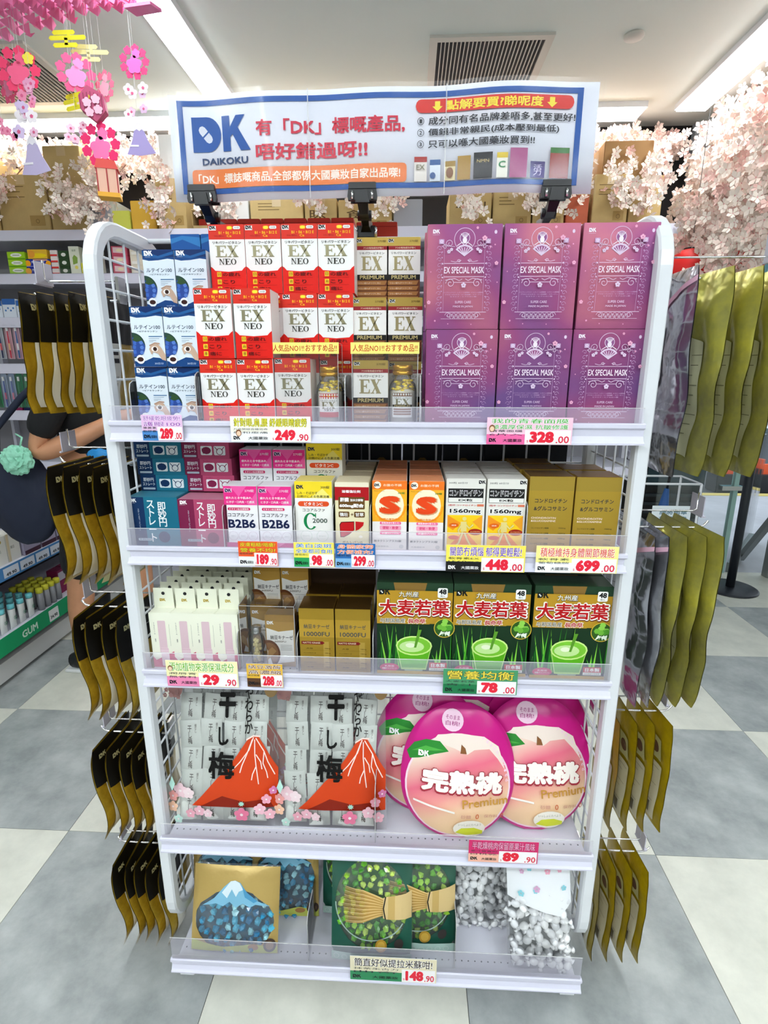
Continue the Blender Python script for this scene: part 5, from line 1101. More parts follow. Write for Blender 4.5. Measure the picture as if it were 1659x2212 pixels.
# goods on the second shelf
def pack(x0, x1, z0, z1, y0, d, col, draw, label, cat='pack', group=None, name='biscuit_pack'):
    w_ = x1-x0; h_ = z1-z0; m = MB(); m.box(-w_/2, 0, 0, w_/2, d, h_, ink(col), .002); o = m.build(name, None, ((x0+x1)/2, y0, z0)); setp(o, label, cat, group)
    P = Print(w_, h_, .0002); draw(P); P.build('printed_front', o); return o
Z2 = 1.9306
def d_lime(P): P.r(0, 0, 1, 1, '#a6d628'); P.e(.5, .55, .034, .011, '#f4f6ea', 16); P.line([(.3, .55), (.7, .55)], .004, '#8a9a8a'); P.r(0, 0, 1, .18, '#6fae1a')
def d_moon(P): P.r(0, 0, 1, 1, '#1c2f9e'); P.c(.06, .42, .018, '#ffb21a'); P.c(.92, .4, .016, '#ffb21a'); P.t('MOONLIGHT', .5, .6, .55, .32, '#d9def4', .02); P.line([(.3, .9), (.9, .86)], .006, '#f2b08a'); P.r(0, 0, 1, .1, '#8a8cd0')
def d_yel(P): P.r(0, 0, 1, 1, '#f2c23a'); P.e(.5, .35, .055, .012, '#ffe01a'); P.e(.2, .5, .02, .02, '#f7a83a')
for k in range(3): pack(-2.285, -2.18, Z2+.041*k, Z2+.04+.041*k, 2.385, .12, '#a6d628', d_lime, ('lowest', 'middle', 'topmost')[k]+' of the stacked lime green packs at the left edge')
for k in range(2): pack(-2.178, -2.035, Z2+.042*k, Z2+.041+.042*k, 2.385+.002*k, .14, '#1c2f9e', d_moon, ('lower', 'upper')[k]+' of the stacked deep blue biscuit packs with orange discs')
pack(-2.165, -2.05, Z2+.085, Z2+.135, 2.39, .12, '#f2c23a', d_yel, 'yellow pack on top of the blue biscuit packs')
for k in range(4): pack(-2.032, -1.99, Z2+.033*k, Z2+.032+.033*k, 2.39, .12, '#f1e6e2', lambda P: (P.r(0, 0, 1, .3, '#e4403c')), ('lowest', 'second', 'third', 'topmost')[k]+' of the small red and white packs beside the blue packs')
for k in range(3): pack(-1.985, -1.925, Z2+.043*k, Z2+.042+.043*k, 2.395, .12, '#3f5a36', lambda P: (P.r(0, 0, 1, 1, '#2f4a2c'), P.e(.5, .5, .014, .01, '#eef0e6')), ('lowest', 'middle', 'topmost')[k]+' of the dark green boxes with white ovals')
def d_wg(P): P.r(0, 0, 1, 1, '#e6ead6'); P.p([(.3, .35), (.75, .4), (.8, .6), (.5, .7), (.3, .6)], '#8fb050'); P.t('抹茶', .5, .85, .4, .08, '#8a9a7a', .01); P.e(.6, .25, .01, .01, '#e8dc6a')
for k, (a, b) in enumerate(((-1.918, -1.858), (-1.80, -1.74))): pack(a, b, Z2, Z2+.15, 2.39, .06, '#e6ead6', d_wg, ('tall white and green tea pack beside the dark green boxes', 'tall white and green tea pack just inside the rack side frame')[k])
pack(-1.853, -1.81, Z2, Z2+.06, 2.385, .06, '#d8d83a', lambda P: P.r(.1, .1, .9, .5, '#f0e86a'), 'lemon yellow pack behind the top grey price plate')
def d_red(P): P.r(0, 0, 1, 1, '#c9536a'); P.p([(.1, .3), (.9, .2), (.9, .8), (.1, .9)], '#e9c9c9'); P.e(.5, .55, .018, .008, '#f6e8c0')
for k in range(3): pack(-1.665, -1.575, Z2+.05*k, Z2+.049+.05*k, 2.39, .12, '#c9536a', d_red, ('lowest', 'middle', 'topmost')[k]+' of the pink red packs seen through the left wire side')
for k in range(3): pack(-1.56, -1.48, Z2+.05*k, Z2+.049+.05*k, 2.395, .12, '#efe6d2', lambda P: (P.r(0, 0, 1, 1, '#ece2ce'), P.r(.1, .1, .5, .4, '#f7f3ea')), ('lowest', 'middle', 'topmost')[k]+' of the cream packs beside the pink red ones')
for k in range(6): pack(-1.46+.075*k, -1.39+.075*k, Z2, Z2+.10+.02*(k % 3), 2.39, .1, ('#e9dfc8', '#b8c48a', '#dcdcdc', '#c9a0a8', '#e6d6b0', '#9fb0c4')[k], lambda P: P.r(.1, .2, .9, .6, '#f4f2ea'), ('cream', 'sage', 'pale grey', 'dusty pink', 'sand', 'steel blue')[k]+' pack on the second wall shelf near the left rack post')
for k in range(4): pack(1.10+.1*k, 1.195+.1*k, Z2, Z2+.11+.03*(k % 2), 2.4, .1, ('#8a6a44', '#c9a260', '#7a5a3a', '#d8b24a')[k], lambda P: P.r(.1, .2, .9, .6, '#a98a5a'), ('walnut brown', 'tan', 'dark umber', 'mustard gold')[k]+' pack on the second wall shelf right of the rack')
# third and fourth wall shelves: packets and hanging toothbrushes
def d_bw(P): P.r(0, 0, 1, 1, '#dfe6f0'); P.r(0, .7, 1, 1, '#3a6ab0'); [P.c(.2+.2*i, .4+.12*(i % 2), .006, '#4f84c4', 7) for i in range(4)]
for k in range(7): pack(-2.46+.085*k, -2.38+.085*k, 1.6906, 1.79+.01*(k % 2), 2.40, .08, '#dfe6f0', d_bw, ('leftmost', 'second', 'third', 'fourth', 'fifth', 'sixth', 'rightmost')[k]+' of the blue and white packets on the third wall shelf')
def brushpack(x, z, y, back, c1, c2, label, group):
    t = empty('toothbrush_pack', (x, y, z), label, 'toothbrush', group)
    m = MB(); m.box(-.018, 0, -.20, .018, .001, .01, ink(back)); m.build('card', t)
    m = MB(); m.tube([(0, -.008, -.195), (.001, -.010, -.15), (0, -.008, -.1), (0, -.008, -.04)], [.004, .005, .004, .0025], ink(c1), 8); m.tube([(0.001, -.0102, -.15), (0, -.0085, -.11)], [.0056, .0046], ink(c2), 8); m.box(-.005, -.012, -.04, .005, -.005, -.015, ink('#f2f2f2')); m.build('toothbrush', t)
    m = MB(); m.box(-.014, -.018, -.198, .014, -.0015, -.005, CLEAR); m.build('blister', t)
    return t
cols = [('#e4406a', '#f7d0dc', '#e9a9bd'), ('#2f3a6a', '#e8606a', '#dfe4ec'), ('#e02a4a', '#f6c08a', '#eec0cc'), ('#3a70b0', '#ffffff', '#e6b8c8'), ('#d84a80', '#ffffff', '#f0ccd6')]
for k in range(6): brushpack(-2.45+.052*k, 1.655, 2.37, cols[k % 5][2], cols[k % 5][0], cols[k % 5][1], ('leftmost', 'second', 'third', 'fourth', 'fifth', 'rightmost')[k]+' of the upper row of pink backed toothbrush packs', 'pink toothbrush packs')
cols = [('#3f8a5a', '#b8d8c4', '#4aa070'), ('#5a6ab0', '#d06a8a', '#b4c4dc'), ('#7a84c4', '#e08aa0', '#a8bcd8'), ('#2f7a50', '#d8f0e0', '#3a9064')]
for k in range(7): brushpack(-2.47+.048*k, 1.365, 2.37, cols[k % 4][2], cols[k % 4][0], cols[k % 4][1], ('leftmost', 'second', 'third', 'fourth', 'fifth', 'sixth', 'rightmost')[k]+' of the lower row of green and blue toothbrush packs', 'green and blue toothbrush packs')
for k in range(9):
    pack(-2.55+.1*k, -2.46+.1*k, 1.1456, 1.23+.02*(k % 3), 2.40, .1, ('#8f9096', '#c43a7a', '#2a2f6a', '#a8a8b0')[k % 4], lambda P: P.r(.15, .2, .85, .5, '#c9c9d0'), ('leftmost', 'second', 'third', 'fourth', 'fifth', 'sixth', 'seventh', 'eighth', 'rightmost')[k]+' of the mixed small cartons on the fifth wall shelf')
# dark cartons standing on the far side of the rack, seen through the back grid
rs = MB(); rs.box(-.44, .29, 1.06, .44, .56, 1.077, SHELFW); rs.build('rear_shelf', RK); rs = MB(); rs.box(-.44, .29, 1.29, .44, .56, 1.305, SHELFW); rs.build('rear_shelf', RK)
for k in range(9):
    pack(-.42+.094*k, -.33+.094*k, 1.0776, 1.272, .31, .06, '#14161e', lambda P: (P.r(0, 0, 1, 1, '#15171f'), P.e(.5, .55, .016, .02, '#6a5220', 10), P.r(0, .85, 1, 1, '#1c2238')), ('leftmost', 'second', 'third', 'fourth', 'fifth', 'sixth', 'seventh', 'eighth', 'rightmost')[k]+' of the near black cartons behind the back grid', 'carton', None, 'dark_carton')

# ================================================================= LEFT GONDOLA
GL = empty('side_gondola', (-1.74, 1.2, 0), 'low white side gondola with green and blue price strips at the left edge', 'shelving')
m = MB(); m.box(-.5, -1.0, .02, -.02, 1.15, .11, mat('kick_white', '#c4c4c2', .5)); m.build('plinth', GL)
for z, c, nm in ((.225, '#179a62', 'green_strip'), (.535, '#4a86c0', 'blue_strip')):
    m = MB(); m.box(-.5, -1.0, z-.02, 0, 1.15, z, SHELFW); s = m.build('shelf', GL)
    P = Print(2.15, .085 if z < .3 else .062, .0004); P.r(0, 0, 1, 1, c)
    if z < .3: P.t('GUM', .535, .45, .05, .42, '#d8f0e0', .03); P.t('GUM', .72, .45, .04, .36, '#0f7a4a', .03); P.rr(.6, .1, .635, .8, '#e8e8e8', .004); P.t('34.90', .617, .35, .025, .2, '#222222', .03); P.rr(.745, .15, .78, .85, '#d0d0d0', .004); P.p([(.82, .3), (.87, .1), (.9, .6), (.85, .9)], '#d9d49a')
    else:
        P.t('Ora2', .46, .45, .035, .4, '#1f5a9a', .03)
        for k in range(5): P.r(.49+.05*k, .15, .535+.05*k, .85, '#d4dce8'); P.t('49.90', .512+.05*k, .35, .03, .25, '#222222', .03)
    P.build('price_strip', s, x=.0008, y=.075, z=z-.075 if z < .3 else z-.056); s.children[0].rotation_euler = (0, 0, R(90))
m = MB(); m.box(-.5, -1.0, .11, -.47, 1.15, .72, mat('panel_dark', '#4a4c50', .6)); m.build('back_panel', GL)
# toothpaste tubes
tu = empty('toothpaste_tube', (0, 0, 0), 'x', 'tube', 'white toothpaste tubes with teal caps')
m = MB(); vs = []; fs = []; n = 12
for j in range(7):
    q = j/6; rx = .017*(1-q)+.021*q; ry = .015*(1-q)**.8+.001
    for k in range(n): vs.append((rx*math.cos(2*PI*k/n), ry*math.sin(2*PI*k/n), .022+.095*q))
for j in range(6):
    for k in range(n): fs.append((j*n+k, j*n+(k+1) % n, (j+1)*n+(k+1) % n, (j+1)*n+k))
m.add(vs, fs, ink('#e9ecea'), True); tb_ = m.build('tube_body', tu)
m = MB(); m.lathe([(.015, 0), (.015, .02), (.012, .023)], mat('teal_cap', '#6cc4cc', .3), 12); m.build('cap', tu)
P = Print(.02, .06, .0003); P.ring(.5, .5, .009, .0012, '#1a7a5a', 12); P.t('GUM', .5, .5, .6, .2, '#1a7a5a', .03, False, rot=PI/2); P.build('tube_logo', tb_, y=-.0152, z=.035)
# tubes stand cap up: flip
for ch_ in tu.children: ch_.location.z = .118-ch_.location.z; ch_.rotation_euler = (0, PI, 0)
k = 0
for r_ in range(4):
    for c in range(9):
        place(tu, USED, (-1.775-.05*r_, .93+.062*c, .2256), f'white toothpaste tube with teal cap, {("first", "second", "third", "fourth", "fifth", "sixth", "seventh", "eighth", "ninth")[c]} in row {("one", "two", "three", "four")[r_]} counted from the viewer', R(90))
yc = mat('yellow_cap', '#d8d23a', .3); yt = mat('smoke_tube', '#8f9094', .4)
y0 = empty('mouthwash_tube', (0, 0, 0), 'x', 'tube', 'grey tubes with yellow caps')
m = MB(); m.lathe([(.016, 0), (.017, .05), (.016, .09)], yt, 12); m.build('tube_body', y0); m = MB(); m.lathe([(.0165, .09), (.0165, .112), (.014, .115)], yc, 12); m.build('cap', y0)
for r_ in range(4):
    for c in range(4): place(y0, USED, (-1.775-.045*r_, 1.50+.045*c, .2256), f'grey tube with yellow cap, {("nearest", "second", "third", "farthest")[c]} of {("the front", "the second", "the third", "the rear")[r_]} row')
for c in range(5): pack(-1.0, -.93, 0, .13, 0, .06, '#7a2048', lambda P: (P.r(0, 0, 1, .5, '#8a2450'), P.r(.1, .55, .9, .9, '#b9b4bc')), ('nearest', 'second', 'third', 'fourth', 'farthest')[c]+' of the wine red packs at the far end of the lower gondola shelf').matrix_world = Matrix.Translation((-1.80, 1.72+.075*c, .2256)) @ Matrix.Rotation(R(90), 4, 'Z')
def d_wc(P): P.r(0, 0, 1, 1, '#e8e6dc'); P.c(.6, .82, .008, '#b59a3a'); P.t('美白', .4, .5, .3, .12, '#8a887c', .01); P.r(0, 0, .2, 1, '#d9c9a4')
for c in range(9): pack(-.04, .04, 0, .13, 0, .09, '#e8e6dc', d_wc, f'white and cream carton, {("nearest", "second", "third", "fourth", "fifth", "sixth", "seventh", "eighth", "farthest")[c]} on the upper gondola shelf', 'carton', None, 'toothpaste_carton').matrix_world = Matrix.Translation((-1.77, .70+.085*c, .5356)) @ Matrix.Rotation(R(90), 4, 'Z')
def d_pp(P): P.r(0, 0, 1, 1, '#a9a2b8'); P.r(.1, .65, .45, .9, '#1c1c22'); P.r(.55, .65, .9, .9, '#1c1c22'); P.e(.5, .4, .03, .012, '#d9c98a'); P.r(0, 0, 1, .15, '#4a2a3a')
for c in range(4): pack(-.055, .055, 0, .14, 0, .05, '#a9a2b8', d_pp, f'lilac grey refill pack, {("nearest", "second", "third", "farthest")[c]} on the upper gondola shelf', 'pack', None, 'refill_pack').matrix_world = Matrix.Translation((-1.76, 1.49+.12*c, .5356)) @ Matrix.Rotation(R(90), 4, 'Z')

# ================================================================= PERSON
PT = empty('person', (-1.33, 1.42, 0), 'person in black t-shirt and black shorts bending one bare arm, half hidden by hanging pouches', 'person')
SKIN = mat('skin', '#c98f6a', .5, var=.12, vscale=8); BLK = mat('black_cloth', '#0b0c10', .85, bump=.3, bscale=12); NAVY = mat('navy_cloth', '#131c33', .75, bump=.5, bscale=7)
def skin(name, joints, edges, m_, parent, sub=2, root=0):
    me = bpy.data.meshes.new(name); me.from_pydata([j[:3] for j in joints], edges, []); o = bpy.data.objects.new(name, me); COL.objects.link(o); o.parent = parent
    md = o.modifiers.new('skin', 'SKIN'); md.use_smooth_shade = True; sv_ = me.skin_vertices[0].data
    for i, j in enumerate(joints):
        r_ = j[3]; sv_[i].radius = r_ if isinstance(r_, tuple) else (r_, r_); sv_[i].use_root = (i == root)
    sd = o.modifiers.new('sub', 'SUBSURF'); sd.levels = sub; sd.render_levels = sub; me.materials.append(m_); return o
# local frame: person faces +x; y+ is the far side
J = [(-.01, 0, .90, (.12, .155)), (.0, 0, 1.08, (.105, .135)), (.0, 0, 1.28, (.11, .16)), (.0, 0, 1.38, (.06, .075)), (.01, 0, 1.43, (.05, .05)), (.02, 0, 1.50, (.085, .07)), (.02, 0, 1.60, (.088, .073)), (.01, 0, 1.66, (.05, .05)),
     (-.01, -.15, 1.34, .048), (-.09, -.185, 1.20, .045), (-.14, -.20, 1.075, .040), (-.12, -.20, 1.06, .044), (.02, -.16, 1.12, .042), (.14, -.10, 1.185, .030), (.19, -.075, 1.21, .030), (.235, -.06, 1.225, .026),
     (-.01, .15, 1.34, .048), (-.02, .19, 1.2, .045), (-.01, .20, 1.07, .040), (.10, .16, 1.12, .033), (.2, .1, 1.17, .026), (.26, .06, 1.19, .028),
     (-.05, -.085, .80, .09), (-.10, -.09, .47, .068), (-.11, -.09, .43, .062), (-.13, -.09, .30, .058), (-.14, -.09, .10, .038), (-.14, -.09, .05, .04), (-.03, -.09, .03, .032),
     (.0, .085, .80, .085), (.08, .09, .47, .062), (.08, .09, .30, .055), (.04, .09, .10, .036), (.05, .09, .05, .04), (.15, .09, .03, .032)]
ED = [(0, 1), (1, 2), (2, 3), (3, 4), (4, 5), (5, 6), (6, 7), (2, 8), (8, 9), (9, 10), (10, 11), (11, 12), (12, 13), (13, 14), (14, 15), (2, 16), (16, 17), (17, 18), (18, 19), (19, 20), (20, 21), (0, 22), (22, 23), (23, 24), (24, 25), (25, 26), (26, 27), (27, 28), (0, 29), (29, 30), (30, 31), (31, 32), (32, 33), (33, 34)]
# fingers for both hands
def fingers(base, tip, wr_):
    global J, ED
    d = (Vector(tip)-Vector(base)).normalized(); side = Vector((0, 0, 1)); cross = d.cross(side).normalized()
    for k, (L, off) in enumerate(((.062, .024), (.072, .009), (.068, -.006), (.052, -.02))):
        p0 = Vector(tip)+side*off*.8; p1 = p0+d*L*.5; p2 = p0+d*L*.8-cross*.012-side*.006
        n0 = len(J); J += [(*p0, .0088), (*p1, .0085), (*p2, .0075)]; ED += [(wr_, n0), (n0, n0+1), (n0+1, n0+2)]
    p0 = Vector(base)+side*.024; p1 = p0+d*.03+side*.022; n0 = len(J); J += [(*p0, .011), (*p1, .009), (*(p1+d*.022), .008)]; ED += [(wr_-1, n0), (n0, n0+1), (n0+1, n0+2)]
fingers(J[14][:3], J[15][:3], 15); fingers(J[20][:3], J[21][:3], 21)
skin('body', J, ED, SKIN, PT)
skin('t_shirt', [(-.01, 0, .93, (.135, .17)), (.0, 0, 1.08, (.13, .155)), (.0, 0, 1.27, (.13, .175)), (.0, 0, 1.375, (.075, .1)), (-.01, -.155, 1.335, .066), (-.085, -.187, 1.21, .066), (-.125, -.197, 1.12, .064), (-.01, .155, 1.335, .066), (-.02, .19, 1.21, .066), (-.015, .197, 1.13, .064)],
     [(0, 1), (1, 2), (2, 3), (2, 4), (4, 5), (5, 6), (2, 7), (7, 8), (8, 9)], BLK, PT, 2)
skin('shorts', [(-.01, 0, .92, (.135, .165)), (-.04, -.085, .78, .110), (-.07, -.092, .60, .105), (-.09, -.092, .46, .105), (.0, .085, .78, .107), (.04, .092, .60, .1), (.07, .092, .46, .098)], [(0, 1), (1, 2), (2, 3), (0, 4), (4, 5), (5, 6)], BLK, PT, 2)
HAIR = mat('dark_hair', '#16110e', .6, bump=.4, bscale=40)
skin('hair', [(-.02, 0, 1.69, (.06, .06)), (-.025, 0, 1.62, (.085, .088)), (-.055, 0, 1.53, (.06, .082)), (-.07, 0, 1.45, (.04, .06))], [(0, 1), (1, 2), (2, 3)], HAIR, PT, 2)
m = MB()
for s in (-1, 1): m.lathe([(.003, -.004), (.009, 0), (.003, .004)], mat('eye_white', '#f0f0ee', .3), 10)
for s in (-1, 1):
    m = MB(); m.lathe([(.002, -.006), (.008, -.003), (.009, 0), (.008, .003), (.002, .006)], mat('eye_dark', '#1c1410', .2), 10); m.build('eye', PT, (.098, s*.031, 1.565), rot=(0, R(90), 0))
m = MB(); m.tube([(.10, 0, 1.575), (.118, 0, 1.545), (.105, 0, 1.535)], [.006, .011, .008], SKIN, 8); m.build('nose', PT); m = MB(); m.tube([(.098, -.022, 1.512), (.106, 0, 1.510), (.098, .022, 1.512)], [.003, .006, .003], mat('lips', '#a8605a', .5), 8); m.build('mouth', PT)
for s in (-1, 1): m = MB(); m.tube([(.0, s*.082, 1.575), (-.008, s*.090, 1.56), (-.002, s*.084, 1.535)], [.007, .010, .006], SKIN, 8); m.build('ear', PT)
for s, xo in ((-1, -.14), (1, .04)):
    m = MB(); m.tube([(xo-.065, s*.09, .045), (xo-.03, s*.09, .055), (xo+.05, s*.09, .042), (xo+.13, s*.09, .034), (xo+.165, s*.09, .03)], [.034, .045, .043, .036, .022], mat('sneaker', '#15161a', .5), 12); o = m.build('shoe', PT)
    m = MB(); m.box(xo-.09, s*.09-.042, 0, xo+.175, s*.09+.042, .016, ink('#e6e6e6'), .006); m.build('sole', o)
# shoulder bag, carried at the back hip
t = empty('shoulder_bag', (-1.58, 1.26, .74), 'navy fabric shoulder bag with white brush lettering carried by the person', 'bag')
m = MB(); bm = bmesh.new(); bmesh.ops.create_icosphere(bm, subdivisions=4, radius=1)
for v in bm.verts:
    n_ = noise.noise(v.co*1.8)*.12+noise.noise(v.co*4)*.05; v.co = Vector((v.co.x*.155*(1+n_), v.co.y*.075*(1+n_), v.co.z*.20*(1+n_*.6)+.12)); v.co.x *= 1-.25*max(0, v.co.z-.15)/.2
m.bm(bm, NAVY, True); m.build('bag_body', t)
m = MB(); m.tube([(-.10, 0, .27), (-.06, -.02, .42), (.06, 0, .55), (.19, .03, .66), (.2, .1, .65)], .014, NAVY, 8); m.build('strap', t)
P = Print(.07, .16, .002); [P.line([(.2+.05*k, .9-.14*k), (.6+.06*(k % 2), .86-.14*k), (.45, .78-.14*k)], [.004, .007, .003], '#e8e8ea') for k in range(6)]; P.build('white_lettering', t, x=-.105, y=-.062, z=.06); 
t = empty('mint_pouch', (-1.505, 1.15, 1.045), 'crumpled mint green cloth pouch tied to the navy bag', 'pouch')
m = MB(); bm = bmesh.new(); bmesh.ops.create_icosphere(bm, subdivisions=4, radius=1)
for v in bm.verts: n_ = abs(noise.noise(v.co*2.2))*.5+noise.noise(v.co*5)*.12; v.co = Vector((v.co.x*.062, v.co.y*.04, v.co.z*.058))*(1.1-n_)
m.bm(bm, mat('mint_cloth', '#8fd0b4', .7), False); m.build('pouch_body', t); m = MB(); m.tube([(.02, 0, .05), (.035, 0, .09), (-.01, .03, .1)], .004, mat('mint_cloth'), 6); m.build('drawstring', t)
m = MB(); bm = bmesh.new(); bmesh.ops.create_icosphere(bm, subdivisions=3, radius=1)
for v in bm.verts: v.co = Vector((v.co.x*.05, v.co.y*.025, v.co.z*.035))*(1+noise.noise(v.co*3)*.3)
m.bm(bm, ink('#2b84c4'), True); o = m.build('blue_bundle', None, (-1.22, 1.24, 1.045)); setp(o, 'bright blue bundle held below the bare forearm', 'bundle')

# ================================================================= SHOP FRONT AND STREET
FR = mat('steel_frame', '#8f9492', .35, .6)
D1 = empty('door_1', (1.78, 2.80, 0), None, None, kind='structure')
m = MB(); m.box(0, 0, .04, .52, .012, 2.3, GLASS); m.build('glass_leaf', D1); m = MB(); m.box(.5, -.012, 0, .53, .024, 2.35, mat('glass_edge', '#9fc4bc', .2)); m.build('edge_profile', D1)
m = MB(); m.box(.42, -.02, .60, .56, .03, .63, CHROME); m.box(.42, -.02, 1.8, .56, .03, 1.83, CHROME); m.build('patch_fitting', D1)
D2 = empty('door_2', (2.36, 2.80, 0), None, None, kind='structure', rz=R(52))
m = MB(); m.box(0, 0, .05, .95, .012, 2.3, GLASS); m.build('glass_leaf', D2); m = MB(); m.box(0, -.02, 0, .95, .03, .07, FR); m.box(0, -.02, 2.28, .95, .03, 2.35, FR); m.build('door_rail', D2)
m = MB(); m.box(2.55, 2.70, 0, 2.60, 2.76, 1.0, FR); m.tube([(2.57, 2.75, .45), (2.57, 3.05, .02)], .02, FR, 4, sq=True); m.box(2.62, 2.70, 0, 2.66, 2.75, 1.0, BLACKP); o = m.build('door_stop_post'); setp(o, 'grey steel post with a slanted brace at the shop entrance', 'post')
t = empty('stanchion', (2.19, 2.50, 0), 'black stanchion with round base standing at the entrance', 'stanchion')
m = MB(); m.lathe([(.165, 0), (.165, .006), (.155, .012), (.02, .018)], mat('stanchion_paint', '#20242c', .45), 36); m.build('base', t); m = MB(); m.lathe([(.026, .015), (.026, .98), (.02, .99)], mat('stanchion_paint'), 20); m.build('pole', t); m = MB(); m.lathe([(.03, .90), (.032, .91), (.032, .985), (.028, .99)], BLACKP, 18); m.build('belt_head', t)
m = MB(); m.box(1.6, 2.78, -.06, 12, 5.4, -.005, mat('street_paving', '#bdbfc4', .6, var=.2, vscale=2)); o = m.build('pavement'); setp(o, 'pale wet looking street paving outside the entrance', kind='structure')
m = MB(); m.box(1.6, 5.4, -.14, 14, 12, -.06, mat('asphalt', '#4a4c50', .8)); o = m.build('road'); setp(o, 'dark asphalt road beyond the kerb', kind='structure')
m = MB(); m.box(1.6, 5.30, -.06, 14, 5.42, .0, mat('kerb_yellow', '#cdbb6a', .6)); o = m.build('trim_2'); setp(o, 'worn yellow painted kerb', kind='structure')
t = empty('road_barrier', (4.6, 5.7, -.06), 'orange and black road barrier beyond the kerb', 'barrier'); m = MB(); m.box(-.8, 0, 0, .8, .25, .22, mat('rubber', '#2a2c30', .7), .01); m.build('base', t); m = MB(); m.box(-.8, .08, .22, .8, .14, .34, mat('barrier_orange', '#ee5a24', .5)); m.build('orange_rail', t)
def facade(x, y, w_, h_, base, label, rows, cols_, trimc):
    t = empty('building', (x, y, 0), label, 'building'); m = MB(); m.box(-w_/2, 0, -.1, w_/2, 2, h_, mat('facade_'+base[1:], base, .7)); wl = m.build('wall', t)
    for r_ in range(rows):
        for c in range(cols_):
            ww = w_/cols_*.72; hh = min(1.6, h_/rows*.62); cx = -w_/2+w_/cols_*(c+.5); cz = h_/rows*(r_+.5)
            m = MB(); m.box(cx-ww/2-.05, -.06, cz-hh/2-.05, cx+ww/2+.05, -.01, cz+hh/2+.05, mat('trim_'+trimc[1:], trimc, .5)); f_ = m.build('window', t); m = MB(); m.box(cx-ww/2, -.075, cz-hh/2, cx+ww/2, -.062, cz+hh/2, mat('window_pane', '#8fb4b8', .1)); m.build('pane', f_)
facade(4.2, 12, 3.6, 7, '#9aa6aa', 'grey building across the road seen through the door', 3, 3, '#31424a')
facade(8.6, 12.5, 4.2, 8, '#3a6a6e', 'teal shop building across the road at the right edge', 3, 3, '#c9ccd0')
facade(13.5, 13, 4.4, 7, '#b8b4aa', 'beige building far right across the road', 3, 3, '#6a6a6a')
# dark kiosk cabinet outside behind the first door
t = empty('kiosk', (1.92, 3.15, 0), 'dark kiosk with a large pale window and louvered base outside the glass door', 'kiosk')
m = MB(); m.box(-.20, 0, .55, .36, .5, 1.75, mat('kiosk_dark', '#1c3a44', .4), .01); m.build('cabinet', t); m = MB(); m.box(-.16, -.012, .72, .31, -.001, 1.68, mat('kiosk_window_reflection', '#9cc4c0', .12)); m.build('display_window', t); m = MB(); m.box(-.20, .02, 0, .36, .48, .549, BLACKP); m.build('base', t)  # the pane's green-white reflection is put into its base colour
for k in range(7):
    m = MB(); m.box(-.18, -.012, .08+.065*k, .34, .019, .10+.065*k, mat('louver', '#2a3238', .5)); m.build('louver', t)
# umbrella stand with notice
t = empty('umbrella_stand', (1.42, 2.02, 0), 'white wire umbrella stand beside the wall end', 'umbrella stand')
m = MB(); hh = .82
for z in (.05, .42, hh): m.tube([(-.17, -.11, z), (.17, -.11, z), (.17, .11, z), (-.17, .11, z)], .006, WHITE, 6, closed=True)
for x, y in ((-.17, -.11), (.17, -.11), (.17, .11), (-.17, .11)): m.tube([(x, y, 0), (x, y, hh)], .007, WHITE, 6)
m.build('frame', t)
m = MB(); m.box(-.17, -.11, .02, .17, .11, .04, WHITE); m.build('drip_tray', t)
P = Print(.20, .105, .0006); P.r(0, 0, 1, 1, '#e6eef2'); P.t('請將雨傘', .55, .68, .72, .26, '#6a8a9a', .02); P.t('放置此處', .55, .34, .72, .26, '#6a8a9a', .02); 
m = MB(); m.box(-.1, 0, 0, .1, .003, .105, ink('#e6eef2')); o = m.build('notice_board', t, (.03, -.122, .60)); P.build('printed_notice', o)
u_ = empty('umbrella', (1.44, 2.04, .045), 'closed blue umbrella leaning in the white wire stand', 'umbrella')
m = MB(); m.tube([(0, 0, 0), (.01, 0, .1), (.03, .01, .5), (.045, .015, .72)], [.006, .03, .045, .012], mat('umbrella_blue', '#1f4f8a', .6), 12); m.build('canopy', u_); m = MB(); m.tube([(.045, .015, .70), (.06, .02, .86), (.075, .02, .89), (.09, .02, .86)], .007, BLACKP, 8); m.build('handle', u_)

# ================================================================= BLOSSOMS
BP = [mat('petal_cream', '#f4e8dc', .7), mat('petal_pale', '#f2dcd0', .7), mat('petal_pink', '#ecc2b8', .7)]
STAMEN = mat('stamen', '#d98f92', .7)
def flowers(pts, r, seed, mix=(.5, .38, .12)):
    rn = random.Random(seed); m = MB()
    for p, nrm in pts:
        c = rn.random(); mm = BP[0] if c < mix[0] else BP[1] if c < mix[0]+mix[1] else BP[2]
        nv = (Vector(nrm)+Vector((rn.uniform(-.7, .7), rn.uniform(-.7, .7), rn.uniform(-.7, .5)))).normalized(); q = nv.to_track_quat('Z', 'Y').to_matrix(); a0 = rn.uniform(0, 6.28); rr_ = r*rn.uniform(.75, 1.2); p = Vector(p)
        vs = [p]; fs = []
        for k in range(5):
            a = a0+2*PI*k/5; 
            for da, rad, up in ((-.5, .75, .25), (0, 1.05, .42), (.5, .75, .25)): vs.append(p+q@Vector((rr_*rad*math.cos(a+da), rr_*rad*math.sin(a+da), rr_*up)))
            fs.append((0, 1+3*k, 2+3*k, 3+3*k))
        m.add(vs, fs, mm); m.add([p+q@Vector((rr_*.16*math.cos(2*PI*k/3), rr_*.16*math.sin(2*PI*k/3), rr_*.2)) for k in range(3)], [(0, 1, 2)], STAMEN)
    return m
